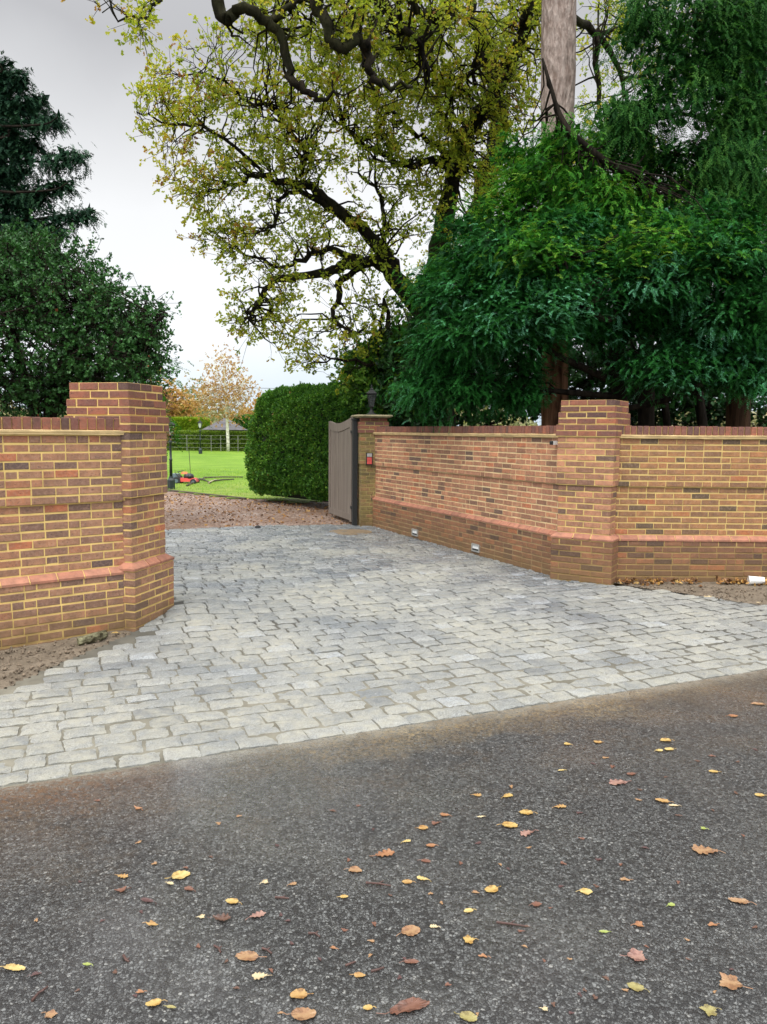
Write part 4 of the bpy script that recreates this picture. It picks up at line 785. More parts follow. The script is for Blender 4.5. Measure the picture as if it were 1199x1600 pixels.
shrub('laurel_bush', 'light green laurel bush between the clipped hedge and the gate pier', 'bush', at(620, 700, 19),
 [[(610, 800, 19, 7), (605, 640, 19, 5), (600, 560, 18.8, 3)], [(612, 720, 19, 6), (650, 600, 18.8, 4), (655, 540, 18.6, 2)]],
 [(600, 585, 18.4, 55, 52, .9, 70, .1), (560, 595, 18.4, 30, 38, .6, 26), (650, 565, 18.2, 50, 60, .8, 56), (630, 530, 18.4, 40, 35, .6, 30), (620, 640, 18, 60, 40, .8, 40), (575, 570, 17.6, 40, 36, .5, 34), (620, 545, 17.6, 40, 36, .5, 34), (590, 615, 17.2, 44, 26, .4, 30)], M_laur, ll=(.07, .12), per=(36, 60), rad=.2)
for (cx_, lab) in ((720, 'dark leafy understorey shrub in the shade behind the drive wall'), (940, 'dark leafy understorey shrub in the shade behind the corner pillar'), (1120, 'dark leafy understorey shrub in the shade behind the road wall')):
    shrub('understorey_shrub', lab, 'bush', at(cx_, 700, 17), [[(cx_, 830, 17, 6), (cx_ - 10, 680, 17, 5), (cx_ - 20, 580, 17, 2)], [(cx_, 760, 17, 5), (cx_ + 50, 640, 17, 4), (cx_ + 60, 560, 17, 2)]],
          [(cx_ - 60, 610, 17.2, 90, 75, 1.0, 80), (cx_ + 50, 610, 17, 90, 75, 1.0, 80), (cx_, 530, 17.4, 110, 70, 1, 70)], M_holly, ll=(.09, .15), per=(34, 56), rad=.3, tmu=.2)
for px_, Y_, r_, tp, lab in ((705, 15.5, 5, 480, 'thin dark stem leaning in the shade behind the drive wall'), (1095, 15.2, 8, 420, 'dark bare trunk in the shade close behind the road wall'), (1040, 16, 6, 460, 'slender dark trunk in the shade right of the corner pillar')):
    t = thing('bare_trunk', lab, 'tree', (*at(px_, 800, Y_)[:2], 0)); m_ = MB(); P, r = path([(px_, 830, Y_, r_ * 1.3), (px_ + 4, 680, Y_, r_), (px_ - 6, 580, Y_, r_ * .9), (px_ + 8, tp, Y_, r_ * .6)]); m_.tube(P, r, 10, wob=.15); m_.build('trunk', M_dkb, t, True)
    m_ = MB()
    for s_ in (-1, 1): P, r = path([(px_, 600, Y_, r_ * .5), (px_ + s_ * 40, 560, Y_ - .3, r_ * .35), (px_ + s_ * 80, 500 + 30 * s_, Y_ - .5, r_ * .15)]); m_.tube(P, r, 6, wob=.2)
    m_.build('branches', M_dkb, t, True)

# --- conifer at the upper left
spr_l = []
tips = [(3, 98), (34, 117), (64, 152), (93, 180), (55, 218), (130, 237), (108, 283), (62, 300), (141, 327), (96, 352), (45, 340), (24, 258), (16, 200), (10, 150), (40, 395), (75, 385)]
for i, (tx, ty) in enumerate(tips): spr_l.append([(-70, ty - 10 + (i % 3) * 12, 12 + .4 * (i % 4 - 1.5), 1.6), (tx * .35 - 40, ty - 6 + 22, 12 + .3 * (i % 3 - 1), 2), (tx * .75, ty + 14, 11.9 + .3 * (i % 3 - 1), 1.3), (tx - 3, ty + 3, 11.8 + .3 * (i % 3 - 1), .8)])
M_spr = leaf_mat('spruce_needles', [(0, (.006, .018, .012)), (.5, (.016, .050, .026)), (1, (.04, .10, .045))], .12, .5, .06)
bl = []
for i, (tx, ty) in enumerate(tips):
    for s_ in (0, .25, .5, .7, .85, .96): bl.append((tx * s_ - (1 - s_) * 45, ty + 22 * (1 - s_) + 8, 11.9, (20, 16, 13, 11, 9, 7)[int(s_ * 5.2)], (22, 17, 13, 10, 8, 6)[int(s_ * 5.2)], .3 - .2 * s_, (9, 8, 7, 6, 6, 6)[int(s_ * 5.2)]))
conifer('spruce_tree', 'dark ragged conifer with outstretched branches above the left bush', at(-70, 800, 12), [[(-75, 830, 12, 14), (-72, 500, 12, 12), (-68, 200, 12, 8), (-62, -50, 12, 4)]], spr_l, bl, M_dkb, M_spr, 1.9, 14, .036, .0085, .55, (.07, .16), .006, per=(9, 14), spread=.075, fill=1.4)
# small conifer and dry brown shrub beyond the left pillar
conifer('young_conifer', 'small green conifer showing between the left pillar and the sky', at(225, 760, 15.5), [[(222, 800, 15.5, 5), (224, 680, 15.5, 4), (228, 545, 15.5, 1.5)]], [[(224, 620, 15.5, 2), (250, 612, 15.3, 1)]],
 [(222, 640, 15.5, 38, 40, .6, 30), (226, 595, 15.5, 26, 34, .5, 22), (228, 562, 15.5, 14, 20, .3, 9)], M_dkb, M_mid, 1, 12, .08, .014, .4, (.2, .36), tintmu=.45)
M_dry = leaf_mat('dry_brown_leaf', [(0, (.13, .07, .04)), (.5, (.30, .17, .09)), (1, (.45, .30, .15))], .3)
shrub('dry_shrub', 'dry brown twiggy shrub just beyond the left pillar', 'bush', at(240, 760, 17), [[(240, 790, 17, 2.5), (242, 690, 17, 2), (244, 600, 17, 1)], [(240, 720, 17, 2), (256, 650, 17, 1.2), (260, 610, 17, .7)], [(240, 720, 17, 2), (232, 640, 17, 1), (230, 590, 17, .6)]],
 [(244, 615, 17, 20, 30, .4, 22), (250, 660, 17, 16, 36, .4, 20)], M_dry, ll=(.03, .06), per=(34, 60), rad=.14)

# --- clipped hedge
def hedge(name, label, A, Bp, thick, zt, n, leafm, ls=(.035, .06), zb=0.0, rnd=.45, rough_=.06, coremat=None, tmu=.45, group=None, batter=0.0):
    """rounded box from A to Bp (front face line), thick to the far side; leaf shell on a dark core added to block light"""
    A, Bp = np.asarray(A, float), np.asarray(Bp, float); d = unit(Bp - A); L = np.linalg.norm(Bp - A); nrm = np.array([d[1], -d[0]]); nrm = nrm if nrm @ -((A + Bp) / 2) > 0 else -nrm
    root = thing(name, label, 'hedge', (*((A + Bp) / 2 - nrm * thick / 2), zb), group); c = np.array([*((A + Bp) / 2 - nrm * thick / 2), (zb + zt) / 2]); hs = np.array([L / 2, thick / 2, (zt - zb) / 2])
    dirs = rng.normal(size=(n * 2, 3)); P = rng.uniform(-1, 1, (n * 2, 3)) * hs
    ar = np.array([hs[1] * hs[2], hs[0] * hs[2], hs[0] * hs[1]]); ax = rng.choice(3, n * 2, p=ar / ar.sum()); sg = rng.choice([-1, 1], n * 2); P[np.arange(n * 2), ax] = sg * hs[ax]
    keep = ~((ax == 2) & (sg < 0)); P = P[keep]
    def rounded(P, r):
        inn = np.clip(P, -(hs - r), hs - r); q = P - inn; l = np.linalg.norm(q, axis=1)[:, None] + 1e-9; return inn + q / l * r, q / l
    Pr, Nn = rounded(P, rnd); bul = 1 - .16 * np.clip(-(Pr[:, 2] / hs[2]) - .6, 0, 1); Pr[:, :2] *= bul[:, None] ** .4; Pr[:, 0] += np.where(Pr[:, 0] < -hs[0] * .6, .5 * rnd * (Pr[:, 2] / hs[2]).clip(0, 1) ** 1.5, 0) * (batter)
    Pr = Pr + Nn * (snoise(Pr, 1.6, 2) * rough_ * .5 + snoise(Pr * [1, 1, .6], 9, 3) * rough_ * .45 - .04 + rng.normal(0, .02, len(Pr)))[:, None]
    Ax = np.array([[*d, 0], [*nrm, 0], [0, 0, 1]]); B = Pr @ Ax + c; NW = Nn @ Ax; D = norm(NW * .7 + rng.normal(0, .5, B.shape) + [0, 0, .35]); Ls = rng.uniform(ls[0], ls[1], len(B)); lv = Leaves()
    lv.diamonds(B, D, Ls, Ls * .34, rng.normal(tmu, .2, len(B)) + .12 * snoise(B, 1.2, 3), .3)
    lv.build('foliage', leafm, root)
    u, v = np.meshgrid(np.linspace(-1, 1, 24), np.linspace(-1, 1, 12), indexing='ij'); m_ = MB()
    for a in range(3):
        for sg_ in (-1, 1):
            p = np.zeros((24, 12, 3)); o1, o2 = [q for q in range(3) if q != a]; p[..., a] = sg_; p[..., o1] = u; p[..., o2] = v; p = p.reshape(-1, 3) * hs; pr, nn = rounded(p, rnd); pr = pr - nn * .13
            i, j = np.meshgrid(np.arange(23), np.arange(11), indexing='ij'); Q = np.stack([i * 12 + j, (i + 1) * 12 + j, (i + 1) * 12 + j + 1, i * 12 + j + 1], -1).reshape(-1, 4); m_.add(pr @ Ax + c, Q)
    m_.build('dark_core', coremat or M_hcore, root); return root  # solid dark core added inside the leaf shell to block light
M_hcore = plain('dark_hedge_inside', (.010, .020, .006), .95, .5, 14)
M_hedge = leaf_mat('clipped_conifer_leaf', [(0, (.016, .06, .010)), (.35, (.052, .16, .020)), (.7, (.12, .28, .032)), (.97, (.26, .42, .05)), (1, (.22, .14, .05))], .25, .5, .3)
hedge('clipped_hedge', 'large dark green clipped hedge beside the gravel, next to the open gate', g(383, 783)[:2] + [-.15, .1], (-.1, 16.7), 1.7, 2.93, 90000, M_hedge, (.035, .075), rnd=.72, rough_=.13, batter=1.0)
# ------------------------------------------------------------------ far garden
LZ = lambda Y: float(lz(Y)) + .012
M_hfar = leaf_mat('far_olive_hedge', [(0, (.07, .11, .015)), (.5, (.16, .25, .025)), (1, (.30, .42, .04))], .15); M_hfar2 = leaf_mat('far_bright_hedge', [(0, (.14, .22, .01)), (.5, (.25, .36, .02)), (1, (.38, .46, .05))], .25)
def gx(px, Y): return float(at(px, 675, Y)[0])
hedge('low_hedge', 'low olive green hedge running behind the wire fence', (gx(225, 55), 55), (gx(400, 55), 55), 1.2, LZ(55) + 1.33, 16000, M_hfar, (.08, .15), zb=LZ(55), rnd=.18, rough_=.03)
hedge('tall_hedge', 'bright yellow green hedge standing behind the low hedge and lamp posts', (gx(200, 66), 66), (gx(330, 70), 70), 1.4, LZ(66) + 2.35, 16000, M_hfar2, (.12, .22), zb=LZ(66), rnd=.3, rough_=.05)
hedge('tall_hedge', 'dark green hedge beyond the summerhouse roof', (gx(365, 76), 76), (gx(470, 76), 76), 1.6, LZ(76) + 2.6, 9000, M_hedge, (.15, .26), zb=LZ(76), rnd=.4, rough_=.12)
# fence of wires
t = thing('wire_fence', 'pale post and wire fence at the far end of the lawn', 'fence', (gx(310, 54), 54, LZ(54)))
M_fence = plain('pale_fence', (.16, .17, .13), .7, .15, 10); M_pale = plain('pale_post', (.62, .58, .46), .7, .15, 10)
for px_ in (292, 330, 345, 372): m_ = MB(); m_.box((gx(px_, 54), 54, LZ(54) + .55), (.045, .045, 1.1)); m_.build('post', M_fence, t)
m_ = MB(); m_.tube([(gx(258, 53.8), 53.8, LZ(54)), (gx(258, 53.8) - .25, 53.8, LZ(54) + 1.4)], .12, 8, wob=.2); m_.build('strainer_post', M_pale, t)
m_ = MB()
for z in (.25, .55, .85, 1.1): m_.tube([(gx(x_, 54), 54, LZ(54) + z + .02 * math.sin(x_)) for x_ in (240, 292, 330, 372, 420)], .012, 4)
m_.build('wires', M_fence, t)
# lamp posts
M_lamp = plain('dark_green_iron', (.014, .024, .024), .45, .3, 30)
def lamp_post(label, x, y, z):
    t = thing('lamp_post', label, 'lamp post', (x, y, z), 'garden lamp posts')
    m_ = MB(); m_.lathe((x, y, z), [(.12, 0), (.12, .30), (.10, .33), (.075, .36), (.06, .42)], 8); m_.build('base', M_lamp, t)
    m_ = MB(); m_.lathe((x, y, z), [(.05, .42), (.042, .9), (.055, .92), (.055, .95), (.038, .97), (.034, 1.45), (.055, 1.47), (.055, 1.50), (.03, 1.53), (.03, 1.66)], 10); m_.build('post', M_lamp, t, True)
    m_ = MB(); m_.tube([(x - .17, y, z + 1.49), (x + .17, y, z + 1.49)], .011, 6); m_.build('ladder_bar', M_lamp, t)
    lantern(t, (x, y, z + 1.67), 1.35, M_glass2)
P = g(268, 765); lamp_post('dark lamp post beside the left pillar, the nearer and larger one', P[0], P[1], 0.0)
lamp_post('small dark lamp post far down the lawn in front of the summerhouse', gx(313, 49.6), 49.6, LZ(49.6) - .02)
# summerhouse
X0 = gx(350, 62); Y0 = 62.5; Z0 = LZ(62); t = thing('summerhouse', 'dark summerhouse with a wide grey pointed roof behind the low hedge', 'summerhouse', (X0, Y0, Z0))
M_roof = plain('grey_shingle', (.085, .08, .085), .8, .3, 3); zr = at(350, 672, 62)[2]; zt = at(350, 653, 62)[2]
m_ = MB()
for k in range(5): m_.lathe((X0, Y0, 0), [(1.85 - .35 * k, zr + (zt - zr) * k / 5.2), (1.85 - .35 * k + .03, zr + (zt - zr) * k / 5.2 + .02), (1.85 - .35 * (k + 1) + .02, zr + (zt - zr) * (k + 1) / 5.2 + .02)], 8, rot=.39)
m_.lathe((X0, Y0, 0), [(.12, zt - .06), (.10, zt + .03), (.03, zt + .10)], 8); m_.build('roof', M_roof, t)
for k in range(8):
    a = .39 + k * math.pi / 4; m_ = MB(); m_.box((X0 + 1.45 * math.cos(a), Y0 + 1.45 * math.sin(a), (Z0 + zr) / 2), (.14, .14, zr - Z0)); m_.build('post', M_dkb, t)
m_ = MB(); m_.lathe((X0, Y0, 0), [(1.30, Z0), (1.30, zr)], 8, rot=.39); m_.build('wall', plain('open_side_shade', (.03, .022, .018), .8), t)  # dark ring inside the posts paints the shade of the open sides
# birch and far trees
M_oran = leaf_mat('orange_leaf', [(0, (.30, .15, .06)), (.45, (.48, .27, .09)), (.8, (.58, .38, .13)), (1, (.55, .40, .24))], .4)
def far_tree(name, label, px, Y, base_py, trunk_r, stems, blobs, leafm, bark, ll, per, rad):
    zb = LZ(Y); sh = shrub(name, label, 'tree', (gx(px, Y), Y), stems, blobs, leafm, bark, ll=ll, per=per, rad=rad, shell=.1, lw=.4); return sh
far_tree('birch_tree', 'young birch with pale trunk and orange leaves in front of the summerhouse', 355, 54.6, 703, 3, [[(357, 705, 54.4, 2.6), (355, 650, 54.4, 2.2), (352, 600, 54.4, 1.4), (349, 555, 54.4, .4)], [(355, 645, 54.4, 1.4), (335, 610, 54.4, .8), (320, 590, 54.4, .3)], [(355, 640, 54.4, 1.4), (372, 612, 54.4, .8), (385, 590, 54.4, .3)], [(353, 615, 54.4, 1), (338, 580, 54.4, .5), (335, 560, 54.4, .2)], [(353, 610, 54.4, 1), (366, 580, 54.4, .5), (370, 562, 54.4, .2)]],
 [(348, 590, 54.4, 36, 36, 1.6, 60), (350, 622, 54.4, 44, 24, 1.8, 84), (322, 615, 54.4, 18, 20, .9, 22), (378, 612, 54.4, 18, 24, .9, 26), (349, 565, 54.4, 16, 16, .8, 14), (352, 638, 54.4, 36, 14, 1.4, 40)], M_oran, M_birch, (.07, .13), (34, 52), .45)
far_tree('autumn_tree', 'rusty orange tree far beyond the left pillar and tall hedge', 278, 84, 700, 3, [[(278, 706, 84, 2), (279, 660, 84, 1.5), (280, 630, 84, .5)]], [(278, 638, 84, 26, 17, 2, 60), (258, 632, 84, 14, 22, 1.5, 30)], M_oran, M_dkb, (.2, .4), (40, 70), .8)
M_grn = leaf_mat('pale_far_leaf', [(0, (.16, .17, .08)), (.5, (.28, .28, .14)), (1, (.40, .34, .20))], .3)
far_tree('pale_tree', 'pale grey green bare looking tree left of the birch crown', 308, 92, 700, 3, [[(308, 706, 92, 2), (309, 660, 92, 1.4), (310, 615, 92, .4)]], [(308, 635, 92, 16, 26, 2, 40), (300, 618, 92, 9, 14, 1, 10)], M_grn, M_dkb, (.15, .3), (40, 60), .9)
far_tree('autumn_tree', 'low orange tree peeping between the birch and the clipped hedge', 392, 96, 700, 3, [[(392, 706, 96, 2), (391, 670, 96, 1.4), (390, 650, 96, .4)]], [(388, 655, 96, 18, 9, 2, 24), (410, 650, 96, 18, 14, 2, 24)], M_oran, M_dkb, (.2, .4), (40, 70), .9)
# distant belt of trees that closes the horizon
V_, lv = [], Leaves(); n = 26000; th = rng.uniform(-1.25, 1.25, n); rr = rng.uniform(120, 150, n); X = np.sin(th) * rr; Y = np.cos(th) * rr; top_ = 5.0 + 2.6 * snoise(np.column_stack([th * 8, th * 0, th * 0]), 1.0); Z = rng.random(n) ** .7 * top_
B = np.column_stack([X, Y, Z]); lv.diamonds(B, rand_unit(n), rng.uniform(.7, 1.6, n), rng.uniform(.3, .6, n), rng.normal(.5, .2, n)); o = lv.build('woodland', M_grn, None); tag(o, 'distant belt of bare and brown trees along the horizon', 'woodland', kind='stuff')
P = [(gx(100, 100), 100, at(200, 604, 100)[2] + 1.0), (gx(275, 100), 100, at(275, 605, 100)[2]), (gx(450, 100), 100, at(450, 607, 100)[2]), (gx(650, 100), 100, at(600, 604, 100)[2] + .6)]
m_ = MB(); m_.tube(P, .03, 5); o = m_.build('power_cable', M_blk); tag(o, 'thin overhead cable crossing the sky behind the birch', 'cable')

# ------------------------------------------------------------------ mower and poles on the lawn
P = g(290, 757); x, y = P[:2]; t = thing('lawn_mower', 'red and black lawn mower parked on the grass by the lamp post', 'lawn mower', (x, y, .012))
M_mred = plain('mower_red', (.55, .05, .03), .35, .15, 20); M_mblk = plain('mower_black', (.02, .02, .022), .5, .3, 20); M_mgrey = plain('mower_grey', (.10, .14, .16), .5, .3, 20); M_mora = plain('mower_orange', (.65, .16, .04), .4, .15)
m_ = MB(); m_.box((x + .08, y, .17), (.62, .46, .12), taper=.85); m_.box((x + .36, y, .15), (.12, .40, .10), taper=.7); m_.build('deck', M_mred, t)
m_ = MB(); m_.lathe((x + .12, y, .23), [(.17, 0), (.18, .06), (.15, .12), (.08, .15)], 14); m_.box((x + .2, y - .16, .28), (.12, .1, .12)); m_.build('engine', M_mblk, t, True)
m_ = MB(); m_.box((x - .36, y + .02, .22), (.34, .42, .30), taper=.8); m_.build('grass_bag', M_mgrey, t)
m_ = MB(); m_.tube([(x - .12, y - .2, .2), (x - .3, y - .2, .42), (x - .12, y - .2, .46)], .014, 6); m_.tube([(x - .12, y + .2, .2), (x - .3, y + .2, .42), (x - .12, y + .2, .46)], .014, 6); m_.tube([(x - .12, y - .2, .46), (x - .12, y + .2, .46)], .016, 6); m_.build('handle', M_mblk, t)
m_ = MB(); m_.box((x - .02, y - .02, .40), (.22, .18, .07), taper=.7); m_.build('cover', M_mora, t)
for dx, dy, rw in ((.33, -.25, .10), (.33, .25, .10), (-.24, -.25, .13), (-.24, .25, .13)):
    m_ = MB(); m_.tube([(x + dx, y + dy - .03, rw + .01), (x + dx, y + dy + .03, rw + .01)], rw, 14); wh = m_.build('wheel', M_mblk, t); m_ = MB(); m_.tube([(x + dx, y + dy - .035, rw + .01), (x + dx, y + dy + .035, rw + .01)], rw * .5, 10); m_.build('hub', M_mgrey, wh)
M_pole = plain('weathered_pole', (.06, .05, .035), .8, .3, 10); M_pole2 = plain('pale_pole', (.34, .30, .19), .8, .3, 10)
for a, b, mt, lab in (((292, 760), (320, 748), M_pole, 'short dark pole lying on the grass beside the mower'), ((312, 749), (330, 756), M_pole, 'dark stick lying crossed over the others on the lawn'), ((326, 756), (338, 751), M_pole2, 'short pale stick lying on the lawn at the crossing'), ((330, 753), (366, 750.5), M_pole, 'long bent dark stick on the lawn pointing to the hedge'), ((318, 747.5), (380, 747), M_pole, 'straight thin dark pole lying across the lawn behind the others')):
    A_, B_ = gl(*a), gl(*b); m_ = MB(); mid = (A_ + B_) / 2 + [0, 0, .05]; m_.tube([A_ + [0, 0, .03], mid, B_ + [0, 0, .04]], [.03, .026, .02], 6, wob=.3); o = m_.build('pole', mt); tag(o, lab, 'stick', 'poles and sticks left on the lawn')
A_ = gl(298, 742); m_ = MB(); m_.tube([A_, A_ + [-.02, 0, .5], A_ + [-.05, 0, 1.0]], .012, 5); o = m_.build('cane', M_pole); tag(o, 'thin upright cane stuck in the lawn behind the mower', 'cane')

# ------------------------------------------------------------------ litter by the walls
M_l = {}
for nm, c1, c2 in (('yellow', (.58, .40, .10), (.44, .25, .06)), ('gold', (.52, .31, .085), (.36, .18, .05)), ('pale', (.66, .50, .16), (.50, .34, .10)), ('cream', (.68, .55, .30), (.48, .36, .20)), ('tan', (.42, .24, .10), (.30, .15, .07)), ('orange', (.42, .19, .07), (.30, .12, .045)), ('rust', (.22, .09, .05), (.15, .06, .035)),
                   ('brown', (.15, .07, .04), (.10, .05, .035)), ('plum', (.11, .045, .04), (.07, .035, .035)), ('green', (.36, .42, .08), (.24, .32, .06)), ('olive', (.38, .33, .10), (.26, .21, .07)), ('pink', (.40, .22, .16), (.28, .14, .11))):
    m = Mat('fallen_leaf_' + nm, .45, .5); v = m.objco(); n = m.noise(26, 4, .6, v); c = m.mix(m.rng(n, .4, .62), tuple((q * .75 + .1 * sum(c1) / 3) * .82 for q in c1), tuple(q * .8 for q in c2)); c = m.mix(m.rng(m.noise(45, 5, .7, v), .52, .66, 0, .85), c, tuple(q * .32 for q in c2)); m.col(c); m.bump(n, .4, .004); M_l[nm] = m.m
def outline(shape, n=36):
    th = np.linspace(0, 2 * math.pi, n, endpoint=False); k = rng.random(6) * 6.28
    if shape == 'ovate': r = .5 * (1 - .12 * np.cos(th) + .02 * np.sin(13 * th + k[0])); P = np.column_stack([np.cos(th) * r, np.sin(th) * r * .78 * (1 + .15 * np.cos(th))])
    elif shape == 'narrow': r = .5 * (1 + .03 * np.sin(9 * th)); P = np.column_stack([np.cos(th) * r, np.sin(th) * r * .42])
    elif shape == 'oak': a = np.abs(np.sin(th)); P = np.column_stack([np.cos(th) * .5, np.sin(th) * .27 * (1 + .38 * np.cos(np.cos(th) * 12 + .6)) * (1 - .25 * np.cos(th))])
    elif shape == 'maple': r = .34 + .13 * np.abs(np.cos(2.5 * th)) ** 1.2 + .045 * np.sin(13 * th + k[0]) * np.abs(np.sin(2 * th)); r = r * (1 - .25 * (np.cos(th - math.pi) > .8)); P = np.column_stack([np.cos(th) * r, np.sin(th) * r])
    else: r = .42 * (1 + .25 * np.sin(3 * th + k[0]) + .15 * np.sin(5 * th + k[1]) + .08 * np.sin(9 * th + k[2])); P = np.column_stack([np.cos(th) * r, np.sin(th) * r * .6])
    return P
def leaf_obj(x, y, size, shape, colr, label, group, rz, lift=.006, curl=.12, stalk=True, z0=0.0, cat='leaf'):
    P = outline(shape); P = P * (1 + .07 * snoise(np.column_stack([P * 4, np.full(len(P), x * 7 + y)]), 1.5, 3))[:, None]; P[:, 1] *= rng.uniform(.8, 1.1); n = len(P); cu = rng.normal(0, curl, 4); rings = [np.zeros((1, 2)), P * .5, P]; V = []
    for q in rings:
        z = lift + (cu[0] * q[:, 0] ** 2 + abs(cu[1]) * 1.3 * q[:, 1] ** 2 + cu[2] * q[:, 0] * q[:, 1]) * size + .03 * size * np.abs(q[:, 1]); V.append(np.column_stack([q * size, np.maximum(z, .003)]))
    V = np.concatenate(V); V[1 + n:, 2] += rng.random(n) * .05 * size
    T = [[0, 1 + i, 1 + (i + 1) % n] for i in range(n)]; Q = [[1 + i, 1 + n + i, 1 + n + (i + 1) % n, 1 + (i + 1) % n] for i in range(n)]
    m_ = MB(); m_.add(V, Q, .5, T)
    if stalk: m_.tube([(.45 * size, 0, lift + .002), (.62 * size, .03 * size, lift + .001), (.8 * size, .10 * size * random.choice([-1, 1]), .004)], .0016, 4)
    o = m_.build('fallen_leaf', M_l[colr]); o.location = (x, y, z0); o.rotation_euler = (0, 0, rz); tag(o, label, cat, group); return o
GL_ = 'fallen leaves on the wet tarmac'
